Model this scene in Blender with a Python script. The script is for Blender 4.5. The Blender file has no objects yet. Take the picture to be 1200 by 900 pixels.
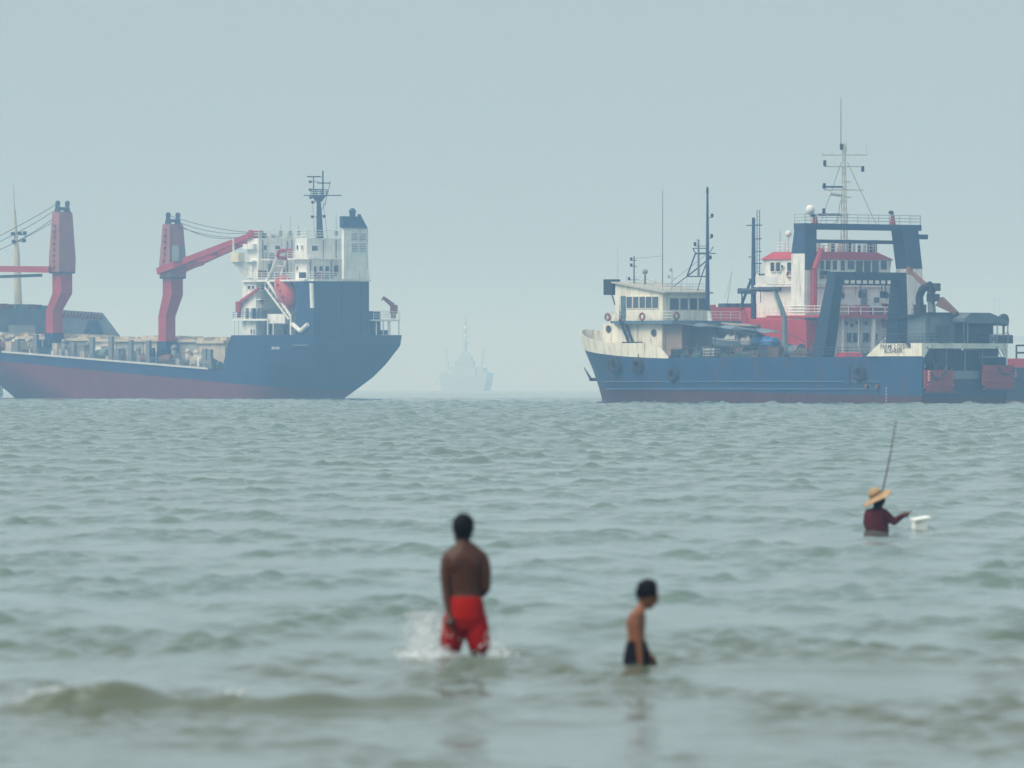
import bpy, bmesh, math, random
import numpy as np
from mathutils import Vector, Matrix

random.seed(7)
R = math.radians
scene = bpy.context.scene
COL = scene.collection

# ------------------------------------------------------------------ camera
CAM_H = 2.24            # eye above the water: a person standing on the beach
FPX = 10000.0           # 300 mm lens on a 36 mm sensor, in photograph pixels (1200 wide)
EARTH = 7.43e6          # effective earth radius (with refraction)
cam_d = bpy.data.cameras.new('camera')
cam_d.lens = 300.0
cam_d.sensor_width = 36.0
cam_d.clip_start = 0.5
cam_d.clip_end = 40000.0
cam_d.dof.use_dof = True
cam_d.dof.focus_distance = 1060.0
cam_d.dof.aperture_fstop = 5.2
cam = bpy.data.objects.new('camera', cam_d)
cam.location = (0, 0, CAM_H)
cam.rotation_euler = (R(90), 0, 0)
COL.objects.link(cam)
scene.camera = cam

# ------------------------------------------------------------------ sky, sun, exposure
SUN_EL, SUN_AZ = 53.0, 236.0      # azimuth clockwise from +Y (view direction); 236 = from the left, a little behind
world = bpy.data.worlds.new('World')
scene.world = world
world.use_nodes = True
wn, wl = world.node_tree.nodes, world.node_tree.links
bg = wn['Background']
sky = wn.new('ShaderNodeTexSky')
sky.sky_type = 'NISHITA'
sky.sun_disc = False
sky.sun_elevation = R(SUN_EL)
sky.sun_rotation = R(SUN_AZ)
sky.air_density = 1.0
sky.dust_density = 6.0
sky.ozone_density = 1.0
# an evenly hazed, thinly overcast sky: the clear-sky colours are mostly washed out into one grey
hsv = wn.new('ShaderNodeHueSaturation'); hsv.inputs['Saturation'].default_value = 0.5
mixs = wn.new('ShaderNodeMix'); mixs.data_type = 'RGBA'
mixs.inputs['Factor'].default_value = 0.82
mixs.inputs['B'].default_value = (5.10, 6.45, 6.90, 1)
wl.new(sky.outputs['Color'], hsv.inputs['Color'])
wl.new(hsv.outputs['Color'], mixs.inputs['A'])
wl.new(mixs.outputs['Result'], bg.inputs['Color'])
bg.inputs['Strength'].default_value = 0.095

sun_d = bpy.data.lights.new('sun', 'SUN')
sun_d.energy = 2.9
sun_d.angle = R(42)
sun_d.color = (1.0, 0.98, 0.94)
sun = bpy.data.objects.new('sun', sun_d)
el, az = R(SUN_EL), R(SUN_AZ)
sdir = Vector((math.sin(az) * math.cos(el), math.cos(az) * math.cos(el), math.sin(el)))
sun.rotation_euler = sdir.to_track_quat('Z', 'Y').to_euler()
sun.location = (-50, -50, 100)
COL.objects.link(sun)

vs = scene.view_settings
vs.view_transform = 'Standard'; vs.look = 'None'; vs.gamma = 1.0; vs.exposure = 0.04
vs.use_curve_mapping = False
scene.cycles.use_denoising = True
scene.cycles.denoiser = 'OPENIMAGEDENOISE'
scene.cycles.max_bounces = 6
scene.cycles.volume_bounces = 1
scene.cycles.caustics_reflective = False
scene.cycles.caustics_refractive = False

# ------------------------------------------------------------------ materials
MATS = {}
def paint(name, col, rough=0.55, rust=0.0, var=0.18, spec=0.35, rustcol=(0.17, 0.062, 0.028), scale=1.0, bump=0.0):
    """painted / weathered surface: patchy tone, optional rust streaks running down"""
    if name in MATS: return MATS[name]
    m = bpy.data.materials.new(name); m.use_nodes = True
    n, l = m.node_tree.nodes, m.node_tree.links
    b = n['Principled BSDF']
    b.inputs['Roughness'].default_value = rough
    b.inputs['Specular IOR Level'].default_value = spec
    tc = n.new('ShaderNodeTexCoord')
    nz = n.new('ShaderNodeTexNoise'); nz.inputs['Scale'].default_value = 0.55 * scale; nz.inputs['Detail'].default_value = 6
    nz.inputs['Roughness'].default_value = 0.65
    l.new(tc.outputs['Object'], nz.inputs['Vector'])
    mr = n.new('ShaderNodeMapRange'); mr.inputs['From Min'].default_value = 0.25; mr.inputs['From Max'].default_value = 0.75
    mr.inputs['To Min'].default_value = 1 - var; mr.inputs['To Max'].default_value = 1 + var
    l.new(nz.outputs['Fac'], mr.inputs['Value'])
    mul = n.new('ShaderNodeMix'); mul.data_type = 'RGBA'; mul.blend_type = 'MULTIPLY'; mul.inputs['Factor'].default_value = 1
    mul.inputs['A'].default_value = (*col, 1)
    l.new(mr.outputs['Result'], mul.inputs['B'])
    out = mul.outputs['Result']
    if rust > 0:
        mp = n.new('ShaderNodeMapping'); mp.inputs['Scale'].default_value = (1.9 * scale, 1.9 * scale, 0.2 * scale)
        l.new(tc.outputs['Object'], mp.inputs['Vector'])
        ns = n.new('ShaderNodeTexNoise'); ns.inputs['Scale'].default_value = 1.0; ns.inputs['Detail'].default_value = 7
        ns.inputs['Roughness'].default_value = 0.7
        l.new(mp.outputs['Vector'], ns.inputs['Vector'])
        r2 = n.new('ShaderNodeMapRange'); r2.inputs['From Min'].default_value = 0.62 - 0.22 * rust
        r2.inputs['From Max'].default_value = 0.78 - 0.1 * rust; r2.inputs['To Max'].default_value = min(1.0, 0.35 + rust)
        l.new(ns.outputs['Fac'], r2.inputs['Value'])
        mx = n.new('ShaderNodeMix'); mx.data_type = 'RGBA'
        l.new(r2.outputs['Result'], mx.inputs['Factor']); l.new(out, mx.inputs['A'])
        mx.inputs['B'].default_value = (*rustcol, 1)
        out = mx.outputs['Result']
    l.new(out, b.inputs['Base Color'])
    if bump:
        bp = n.new('ShaderNodeBump'); bp.inputs['Strength'].default_value = bump; bp.inputs['Distance'].default_value = 0.02
        l.new(nz.outputs['Fac'], bp.inputs['Height']); l.new(bp.outputs['Normal'], b.inputs['Normal'])
    MATS[name] = m
    return m

def hull_paint(name, top, low, a, b_, rust=0.3, wob=0.15, mid=None, mid_a=None):
    """hull with two coats of paint: 'low' under the line z = a + b_*x, 'top' above it; plate waviness and streaks"""
    m = bpy.data.materials.new(name); m.use_nodes = True
    n, l = m.node_tree.nodes, m.node_tree.links
    bs = n['Principled BSDF']; bs.inputs['Roughness'].default_value = 0.5; bs.inputs['Specular IOR Level'].default_value = 0.3
    tc = n.new('ShaderNodeTexCoord'); sep = n.new('ShaderNodeSeparateXYZ'); l.new(tc.outputs['Object'], sep.inputs['Vector'])
    nz = n.new('ShaderNodeTexNoise'); nz.inputs['Scale'].default_value = 0.35; nz.inputs['Detail'].default_value = 7; nz.inputs['Roughness'].default_value = 0.65
    l.new(tc.outputs['Object'], nz.inputs['Vector'])
    def math_(op, x, y):
        q = n.new('ShaderNodeMath'); q.operation = op
        for i, s in enumerate((x, y)):
            if isinstance(s, (int, float)): q.inputs[i].default_value = s
            else: l.new(s, q.inputs[i])
        return q.outputs[0]
    line = math_('ADD', math_('MULTIPLY', sep.outputs['X'], b_), a)
    h = math_('SUBTRACT', sep.outputs['Z'], line)
    h = math_('ADD', h, math_('MULTIPLY', math_('SUBTRACT', nz.outputs['Fac'], 0.5), wob * 2))
    st = n.new('ShaderNodeMapRange'); st.inputs['From Min'].default_value = -0.06; st.inputs['From Max'].default_value = 0.06
    l.new(h, st.inputs['Value'])
    mx = n.new('ShaderNodeMix'); mx.data_type = 'RGBA'; l.new(st.outputs['Result'], mx.inputs['Factor'])
    mx.inputs['A'].default_value = (*low, 1); mx.inputs['B'].default_value = (*top, 1)
    # tone
    mr = n.new('ShaderNodeMapRange'); mr.inputs['From Min'].default_value = 0.25; mr.inputs['From Max'].default_value = 0.75
    mr.inputs['To Min'].default_value = 0.75; mr.inputs['To Max'].default_value = 1.25
    l.new(nz.outputs['Fac'], mr.inputs['Value'])
    mul = n.new('ShaderNodeMix'); mul.data_type = 'RGBA'; mul.blend_type = 'MULTIPLY'; mul.inputs['Factor'].default_value = 1
    l.new(mx.outputs['Result'], mul.inputs['A']); l.new(mr.outputs['Result'], mul.inputs['B'])
    mp = n.new('ShaderNodeMapping'); mp.inputs['Scale'].default_value = (0.8, 0.8, 0.07); l.new(tc.outputs['Object'], mp.inputs['Vector'])
    ns = n.new('ShaderNodeTexNoise'); ns.inputs['Scale'].default_value = 1.0; ns.inputs['Detail'].default_value = 8; ns.inputs['Roughness'].default_value = 0.72
    l.new(mp.outputs['Vector'], ns.inputs['Vector'])
    r2 = n.new('ShaderNodeMapRange'); r2.inputs['From Min'].default_value = 0.62 - 0.2 * rust; r2.inputs['From Max'].default_value = 0.8 - 0.1 * rust
    r2.inputs['To Max'].default_value = min(0.85, 0.25 + rust)
    l.new(ns.outputs['Fac'], r2.inputs['Value'])
    m3 = n.new('ShaderNodeMix'); m3.data_type = 'RGBA'; l.new(r2.outputs['Result'], m3.inputs['Factor'])
    l.new(mul.outputs['Result'], m3.inputs['A']); m3.inputs['B'].default_value = (0.12, 0.055, 0.03, 1)
    l.new(m3.outputs['Result'], bs.inputs['Base Color'])
    # plates slightly dished between the frames
    wv = n.new('ShaderNodeTexWave'); wv.wave_type = 'BANDS'; wv.bands_direction = 'X'; wv.inputs['Scale'].default_value = 0.28; wv.inputs['Distortion'].default_value = 1.2
    l.new(tc.outputs['Object'], wv.inputs['Vector'])
    bp = n.new('ShaderNodeBump'); bp.inputs['Strength'].default_value = 0.1; bp.inputs['Distance'].default_value = 0.06
    l.new(wv.outputs['Fac'], bp.inputs['Height']); l.new(bp.outputs['Normal'], bs.inputs['Normal'])
    return m

def glass(name='window_glass', col=(0.06, 0.08, 0.10)):
    if name in MATS: return MATS[name]
    m = bpy.data.materials.new(name); m.use_nodes = True
    b = m.node_tree.nodes['Principled BSDF']
    b.inputs['Base Color'].default_value = (*col, 1); b.inputs['Roughness'].default_value = 0.12
    MATS[name] = m
    return m

# ------------------------------------------------------------------ mesh collector
class MB:
    def __init__(s): s.v, s.f = [], []
    def add(s, vs, fs):
        o = len(s.v); s.v += [tuple(p) for p in vs]; s.f += [tuple(i + o for i in q) for q in fs]; return s
    def box(s, p, q):
        (x0, y0, z0), (x1, y1, z1) = p, q
        x0, x1 = sorted((x0, x1)); y0, y1 = sorted((y0, y1)); z0, z1 = sorted((z0, z1))
        return s.add([(x0,y0,z0),(x1,y0,z0),(x1,y1,z0),(x0,y1,z0),(x0,y0,z1),(x1,y0,z1),(x1,y1,z1),(x0,y1,z1)],
                     [(0,3,2,1),(4,5,6,7),(0,1,5,4),(1,2,6,5),(2,3,7,6),(3,0,4,7)])
    def cbox(s, c, sz):
        return s.box([c[i]-sz[i]/2 for i in range(3)], [c[i]+sz[i]/2 for i in range(3)])
    def tube(s, p, q, r, r2=None, n=7, caps=True):
        p, q = Vector(p), Vector(q); r2 = r if r2 is None else r2
        d = (q - p)
        if d.length < 1e-6: return s
        d.normalize()
        a = d.orthogonal().normalized(); b = d.cross(a)
        vs = []
        for c, rr in ((p, r), (q, r2)):
            for i in range(n):
                t = 2*math.pi*i/n
                vs.append(c + a*math.cos(t)*rr + b*math.sin(t)*rr)
        fs = [(i, (i+1) % n, n+(i+1) % n, n+i) for i in range(n)]
        if caps: fs += [tuple(range(n-1, -1, -1)), tuple(range(n, 2*n))]
        return s.add(vs, fs)
    def path(s, pts, r, n=6):
        for a, b in zip(pts[:-1], pts[1:]): s.tube(a, b, r, n=n)
        return s
    def beam(s, p, q, w, h, up=(0,0,1), w2=None, h2=None):
        p, q = Vector(p), Vector(q); d = (q-p).normalized(); up = Vector(up)
        if abs(d.dot(up)) > 0.97: up = Vector((1,0,0))
        a = d.cross(up).normalized(); b = a.cross(d)
        w2 = w if w2 is None else w2; h2 = h if h2 is None else h2
        vs = []
        for c, ww, hh in ((p,w,h),(q,w2,h2)):
            for i, j in ((-1,-1),(1,-1),(1,1),(-1,1)): vs.append(c + a*ww/2*i + b*hh/2*j)
        return s.add(vs, [(3,2,1,0),(4,5,6,7),(0,1,5,4),(1,2,6,5),(2,3,7,6),(3,0,4,7)])
    def prism(s, poly, vec):
        n = len(poly); vec = Vector(vec)
        vs = [Vector(p) for p in poly] + [Vector(p)+vec for p in poly]
        return s.add(vs, [tuple(range(n-1,-1,-1)), tuple(range(n,2*n))] + [(i,(i+1)%n,n+(i+1)%n,n+i) for i in range(n)])
    def loft(s, rings, cap=True):
        n = len(rings[0]); vs = [p for r in rings for p in r]; fs = []
        for k in range(len(rings)-1):
            for i in range(n):
                fs.append((k*n+i, k*n+(i+1)%n, (k+1)*n+(i+1)%n, (k+1)*n+i))
        if cap: fs += [tuple(range(n-1,-1,-1)), tuple((len(rings)-1)*n+i for i in range(n))]
        return s.add(vs, fs)
    def ball(s, c, r, n=10, m=6, sc=(1,1,1), rot=None):
        c = Vector(c); rings = []
        for j in range(1, m):
            t = math.pi*j/m
            ring = []
            for i in range(n):
                p = Vector((math.sin(t)*math.cos(2*math.pi*i/n)*sc[0], math.sin(t)*math.sin(2*math.pi*i/n)*sc[1], -math.cos(t)*sc[2]))*r
                if rot: p = rot @ p
                ring.append(c+p)
            rings.append(ring)
        o = len(s.v); s.loft(rings, cap=False)
        lo, hi = Vector((0,0,-r*sc[2])), Vector((0,0,r*sc[2]))
        if rot: lo, hi = rot @ lo, rot @ hi
        a = len(s.v); s.v += [tuple(c+lo), tuple(c+hi)]
        for i in range(n):
            s.f.append((o+(i+1)%n, o+i, a)); k = o+(m-2)*n; s.f.append((k+i, k+(i+1)%n, a+1))
        return s
    def torus(s, c, axis, r, t, n=16, m=8):
        c, d = Vector(c), Vector(axis).normalized(); a = d.orthogonal().normalized(); b = d.cross(a)
        rings = []
        for i in range(n):
            th = 2*math.pi*i/n; e = a*math.cos(th)+b*math.sin(th)
            rings.append([c+e*(r+t*math.cos(2*math.pi*j/m))+d*t*math.sin(2*math.pi*j/m) for j in range(m)])
        rings.append(rings[0])
        return s.loft(rings, cap=False)
    def rail(s, pts, h=1.05, step=1.6, r=0.035, rows=3):
        for p, q in zip(pts[:-1], pts[1:]):
            p, q = Vector(p), Vector(q); L = (q-p).length; k = max(1, round(L/step))
            for i in range(k+1):
                a = p.lerp(q, i/k); s.tube(a, a+Vector((0,0,h)), r, n=5, caps=False)
            for j in range(1, rows+1):
                e = Vector((0,0,h*j/rows)); s.tube(p+e, q+e, r, n=5, caps=False)
        return s
    def build(s, name, mat, parent=None, smooth=False, sharp=None):
        me = bpy.data.meshes.new(name); me.from_pydata(s.v, [], s.f); me.validate(clean_customdata=False)
        bm = bmesh.new(); bm.from_mesh(me); bmesh.ops.recalc_face_normals(bm, faces=bm.faces); bm.to_mesh(me); bm.free()
        if smooth:
            for p in me.polygons: p.use_smooth = True
        if sharp: me.set_sharp_from_angle(angle=R(sharp))
        o = bpy.data.objects.new(name, me); COL.objects.link(o)
        if mat: me.materials.append(mat)
        if parent: o.parent = parent
        return o

def tag(o, label=None, cat=None, group=None, kind=None):
    if label: o['label'] = label
    if cat: o['category'] = cat
    if group: o['group'] = group
    if kind: o['kind'] = kind
    return o

def empty(name, loc, rz=0):
    o = bpy.data.objects.new(name, None); o.location = loc; o.rotation_euler = (0,0,rz); COL.objects.link(o); return o

class Frame:
    """local frame of an anchored ship: x towards its stern, y from port to starboard, z up from the water"""
    def __init__(s, px, d, yaw):
        s.a = R(yaw); s.o = Vector(((px-600)/FPX*d, d, -d*d/(2*EARTH)))
        s.A = Vector((math.cos(s.a), -math.sin(s.a), 0)); s.B = Vector((math.sin(s.a), math.cos(s.a), 0))
        c = Vector((0,0,CAM_H)) - s.o; s.c = Vector((c.dot(s.A), c.dot(s.B), c.z))
    def ray(s, x, y):
        D = Vector(((x-600)/FPX, 1, -(y-450)/FPX)); return Vector((D.dot(s.A), D.dot(s.B), D.z))
    def v(s, x, y, v):                    # sight line met with the lengthwise plane y=v
        d = s.ray(x, y); return s.c + d*((v-s.c.y)/d.y)
    def u(s, x, y, u):                    # sight line met with the crosswise plane x=u
        d = s.ray(x, y); return s.c + d*((u-s.c.x)/d.x)
    def U(s, x, v): return s.v(x, 450, v).x
    def V(s, x, u): return s.u(x, 450, u).y
    def Z(s, y, u, v):
        w = s.o + s.A*u + s.B*v; return CAM_H - (y-450)/FPX*w.y - s.o.z
    def root(s, name): return empty(name, s.o, -s.a)
    def mat(s): return Matrix.Translation(s.o) @ Matrix.Rotation(-s.a, 4, 'Z')

def split_build(mbs, name, mat, parent):
    return [x.build(name, mat, parent) for x in mbs]

def text(name, body, size, loc, rot, mat, parent, extrude=0.012):
    c = bpy.data.curves.new(name, 'FONT'); c.body = body; c.size = size; c.extrude = extrude; c.align_x = 'LEFT'; c.offset = 0.006
    o = bpy.data.objects.new(name, c); c.materials.append(mat); o.location = loc; o.rotation_euler = rot; o.parent = parent
    COL.objects.link(o)
    me = bpy.data.meshes.new_from_object(o.evaluated_get(bpy.context.evaluated_depsgraph_get()))
    q = bpy.data.objects.new(name, me); q.location = loc; q.rotation_euler = rot; q.parent = parent; COL.objects.link(q)
    if not me.materials: me.materials.append(mat)
    bpy.data.objects.remove(o); q.name = name
    return q

def hull_points(stem, stern, hb, zd, shape_f, nl=11, ns=44, zb=-1.5):
    """levels t (0 keel .. 1 deck), stations s (0 stern .. 1 stem) -> half breadths"""
    P = []
    for j in range(nl):
        t = j/(nl-1); row = []
        for i in range(ns):
            s = i/(ns-1); s = 1-(1-s)**1.35 if True else s
            u = stern(t)*(1-s)+stem(t)*s
            row.append((u, hb(t)*shape_f(s, t), zb+(zd(u)-zb)*t))
        P.append(row)
    return P

def hull_mesh(P, cy):
    m = MB(); nl, ns = len(P), len(P[0])
    for side in (-1, 1):
        vs = [(u, cy+side*h, z) for row in P for (u,h,z) in row]
        m.add(vs, [(j*ns+i, j*ns+i+1, (j+1)*ns+i+1, (j+1)*ns+i) for j in range(nl-1) for i in range(ns-1)])
    for (row, i0) in ((P[-1], None), (P[0], None)):       # deck and bottom
        vs = []
        for u,h,z in row: vs += [(u, cy-h, z-0.02), (u, cy+h, z-0.02)]
        m.add(vs, [(2*i, 2*i+1, 2*i+3, 2*i+2) for i in range(ns-1)])
    vs = []
    for row in P:
        u,h,z = row[0]; vs += [(u, cy-h, z), (u, cy+h, z)]
    m.add(vs, [(2*i, 2*i+1, 2*i+3, 2*i+2) for i in range(nl-1)])
    return m

def port_window(F, par, x0, x1, y0, y1, v, gl, fr, name='window'):
    a, b = F.v(x0, y0, v), F.v(x1, y1, v)
    w = MB().box((a.x, v-0.04, b.z), (b.x, v+0.1, a.z)).build(name, gl, par)
    m = MB(); t = 0.07
    for (p, q) in (((a.x-t, a.z), (b.x+t, a.z+t)), ((a.x-t, b.z-t), (b.x+t, b.z)), ((a.x-t, b.z), (a.x, a.z)), ((b.x, b.z), (b.x+t, a.z))):
        m.box((p[0], v-0.09, p[1]), (q[0], v+0.05, q[1]))
    m.build('frame', fr, w); return w

def aft_window(F, par, x0, x1, y0, y1, u, gl, fr, name='window'):
    a, b = F.u(x0, y0, u), F.u(x1, y1, u)
    w = MB().box((u-0.1, a.y, b.z), (u+0.04, b.y, a.z)).build(name, gl, par)
    m = MB(); t = 0.07
    for (p, q) in (((a.y-t, a.z), (b.y+t, a.z+t)), ((a.y-t, b.z-t), (b.y+t, b.z)), ((a.y-t, b.z), (a.y, a.z)), ((b.y, b.z), (b.y+t, a.z))):
        m.box((u-0.05, p[0], p[1]), (u+0.09, q[0], q[1]))
    m.build('frame', fr, w); return w

def porthole(par, c, axis, r, gl, fr):
    c = Vector(c); ax = Vector(axis)
    w = MB().tube(c-ax*0.1, c+ax*0.04, r, n=12).build('porthole', gl, par)
    MB().torus(c+ax*0.05, ax, r*1.1, r*0.2, 14, 6).build('frame', fr, w, True)

def life_ring(par, c, axis, mr, mw, r=0.42):
    o = MB().torus(c, axis, r, 0.12, 18, 8).build('life_ring', mr, par, True)
    c, d = Vector(c), Vector(axis).normalized(); a = d.orthogonal().normalized(); b = d.cross(a)
    for k in range(4):
        th = math.pi/4+k*math.pi/2; e = a*math.cos(th)+b*math.sin(th); f = d.cross(e)
        MB().tube(c+e*r-f*0.09, c+e*r+f*0.09, 0.135, n=8).build('band', mw, o, True)

# shared paints
WHITE = paint('white_paint', (0.80, 0.79, 0.73), rust=0.4)
CREAM = paint('cream_paint', (0.82, 0.78, 0.65), rust=0.45)
GLASS = glass()
DARKGLASS = glass('dark_glass', (0.02, 0.03, 0.045))
NAVY = paint('navy_paint', (0.018, 0.045, 0.105), rust=0.15)
BLACK = paint('black_paint', (0.012, 0.014, 0.018), rust=0.1)
RINGRED = paint('ring_red', (0.30, 0.05, 0.04))
RED = paint('red_paint', (0.42, 0.03, 0.038), rust=0.12)
ORANGE = paint('orange_paint', (0.44, 0.05, 0.045), rust=0.12)
RUSTY = paint('rusty_steel', (0.15, 0.06, 0.035), rust=0.5, var=0.35)
GREYM = paint('grey_paint', (0.17, 0.20, 0.22), rust=0.25)
DARKG = paint('dark_grey_paint', (0.05, 0.065, 0.08), rust=0.25, var=0.3)
TAN = paint('tan_wall', (0.33, 0.25, 0.20), var=0.15)
RUBBER = paint('tyre_rubber', (0.015, 0.015, 0.017), rough=0.8)
WIRE = paint('steel_wire', (0.04, 0.04, 0.045))
# ------------------------------------------------------------------ the sea
def fetch_waves():
    rng = np.random.default_rng(11)
    dist = [46.0]
    grow = lambda q: float(np.interp(q, [46, 90, 130, 400, 1000, 1500, 1900, 9500], [0.07, 0.10, 0.15, 0.26, 0.6, 1.4, 14, 260]))
    while dist[-1] < 9500: dist.append(dist[-1]+grow(dist[-1]))
    d = np.array(dist)
    ang = np.concatenate([np.linspace(-0.5, -0.078, 12)[:-1], np.linspace(-0.078, 0.078, 258), np.linspace(0.078, 0.5, 12)[1:]])
    X = d[:, None]*ang[None, :]; Y = np.repeat(d[:, None], len(ang), 1)
    step = np.maximum(np.gradient(d), d*0.0006)[:, None]
    Zw = np.zeros_like(X)
    N = 130
    lam = np.exp(np.linspace(math.log(0.22), math.log(6.5), N))
    lp = np.interp(d, [50, 130, 400, 1000], [0.36, 0.50, 1.05, 2.2])[:, None]      # dominant wavelength grows offshore
    for i in range(N):
        th = rng.normal(0, 0.9); k = 2*math.pi/lam[i]
        kx, ky = k*math.sin(th), -k*math.cos(th)
        wgt = np.clip((lam[i]/step-2.0)/1.6, 0, 1)
        sl = 0.034*(np.exp(-(np.log(lam[i]/lp))**2/(2*0.45**2))+0.14*np.exp(-(np.log(lam[i]/(lp*3.4)))**2/(2*0.4**2)))
        Zw += wgt*(sl/k)*np.sin(kx*X+ky*Y+rng.uniform(0, 6.283))
    # gusts: rougher and calmer patches
    G = np.zeros_like(X)
    for i in range(14):
        kx, ky = rng.choice([-1, 1])*2*math.pi/rng.uniform(1.2, 9), 2*math.pi/rng.uniform(6, 30)
        G += np.sin(kx*X+ky*Y+0.8*np.sin(X*0.7+Y*0.11+i)+rng.uniform(0, 6.283))
    Zw *= np.clip(0.95+0.24*G, 0.3, 1.9)
    q = Zw/(0.024*lp)
    Zw = (0.024*lp)*np.where(q > 0, 0.62*q+0.30*q*q/(1+0.25*q), 0.62*q)      # peaked crests, flat troughs
    Zw *= np.interp(Y, [46, 56, 75, 130, 400, 1000], [0.45, 0.8, 1.1, 1.05, 1.0, 1.0])
    for px_, py_ in ((-0.39, 69.6), (1.0, 66.8)):      # water disturbed by the waders
        Zw *= 1+0.35*np.exp(-((X-px_)/0.5)**2-((Y-py_+3.5)/3.0)**2)
    # shoaling waves: long crested ridges running in to the beach, steep on the shoreward side
    def ridge(x0, x1, y0, amp, wf, wb, wander, ph):
        w = 1/(1+np.exp(-(X-x0)/0.22))*1/(1+np.exp((X-x1)/0.3))
        yc = y0+wander*(np.sin(X*0.9+ph)+0.5*np.sin(X*2.3+ph*1.7))
        t = Y-yc
        amp_ = amp*w*(1+0.30*np.sin(X*1.9+ph)+0.22*np.sin(X*4.7+2*ph)+0.12*np.sin(X*9.3+ph))
        return amp_*np.where(t < 0, np.exp(-(t/wf)**2), np.exp(-(t/wb)**2)), t, w
    fo = np.zeros_like(X)
    z, t, w = ridge(-3.4, -0.75, 59.0, 0.135, 0.26, 0.7, 0.2, 1.0)
    Zw += z
    cr = np.exp(-((t-0.0)/0.2)**2)
    blot = (np.sin(X*9+1.3)+np.sin(X*15.1+Y*7)+np.sin(X*23.7-Y*11)+1.2)/3.6
    fo += np.clip(blot, 0, 1)*cr*(np.exp(-((X+3.15)/0.2)**2)*1.0+0.3*np.exp(-((X+1.9)/0.16)**2))
    for args in ((-1.2, -0.5, 58.9, 0.08, 0.4, 0.9, 0.1, 2.2), (2.35, 3.7, 69.8, 0.075, 0.45, 1.1, 0.12, 0.4),
                 (1.1, 2.6, 67.2, 0.045, 0.5, 1.0, 0.15, 2.4), (2.6, 4.2, 66.6, 0.05, 0.4, 0.9, 0.1, 4.1),
                 (-2.1, -1.35, 76.5, 0.075, 0.5, 1.2, 0.1, 0.9), (-3.9, -2.9, 74.2, 0.06, 0.5, 1.2, 0.1, 3.0),
                 (-1.7, -0.8, 84.0, 0.07, 0.6, 1.2, 0.1, 1.7), (-3.5, -2.9, 67.5, 0.05, 0.5, 1.0, 0.1, 5.0),
                 (-1.0, 1.2, 56.5, 0.03, 0.4, 0.9, 0.1, 0.3), (0.8, 2.8, 55.2, 0.03, 0.4, 0.9, 0.1, 2.9), (-6, -3.9, 59.3, 0.12, 0.38, 1.1, 0.1, 0.2),
                 (-2.9, -0.6, 53.3, 0.025, 0.4, 0.8, 0.1, 3.9), (5, 9, 64, 0.12, 0.4, 1.0, 0.2, 1.1)):
        Zw += ridge(*args)[0]
    Zw -= 0.02
    Z = Zw-Y**2/(2*EARTH)-X**2/(2*EARTH)
    # churned water where the man wades
    fo += 0.55*np.exp(-(((X+0.66)/0.2)**2+((Y-70.2)/0.9)**2))*np.clip(blot+0.25, 0, 1)
    fo += 0.1*np.exp(-(((X+0.12)/0.13)**2+((Y-70.2)/0.7)**2))*np.clip(blot+0.2, 0, 1)
    return X, Y, Z, np.clip(fo, 0, 1)

X, Y, Z, FO = fetch_waves()
nr, nc = X.shape
me = bpy.data.meshes.new('sea')
co = np.stack([X, Y, Z], -1).reshape(-1, 3).astype(np.float32)
idx = np.arange(nr*nc).reshape(nr, nc)
qd = np.stack([idx[:-1, :-1], idx[:-1, 1:], idx[1:, 1:], idx[1:, :-1]], -1).reshape(-1, 4).astype(np.int32)
me.vertices.add(len(co)); me.vertices.foreach_set('co', co.ravel())
me.loops.add(qd.size); me.loops.foreach_set('vertex_index', qd.ravel())
me.polygons.add(len(qd)); me.polygons.foreach_set('loop_start', np.arange(0, qd.size, 4, dtype=np.int32))
me.polygons.foreach_set('loop_total', np.full(len(qd), 4, dtype=np.int32))
me.polygons.foreach_set('use_smooth', np.ones(len(qd), dtype=bool))
at = me.attributes.new('foam', 'FLOAT', 'POINT'); at.data.foreach_set('value', FO.ravel().astype(np.float32))
me.update(calc_edges=True)
sea = bpy.data.objects.new('sea', me); COL.objects.link(sea); tag(sea, kind='structure')

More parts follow.
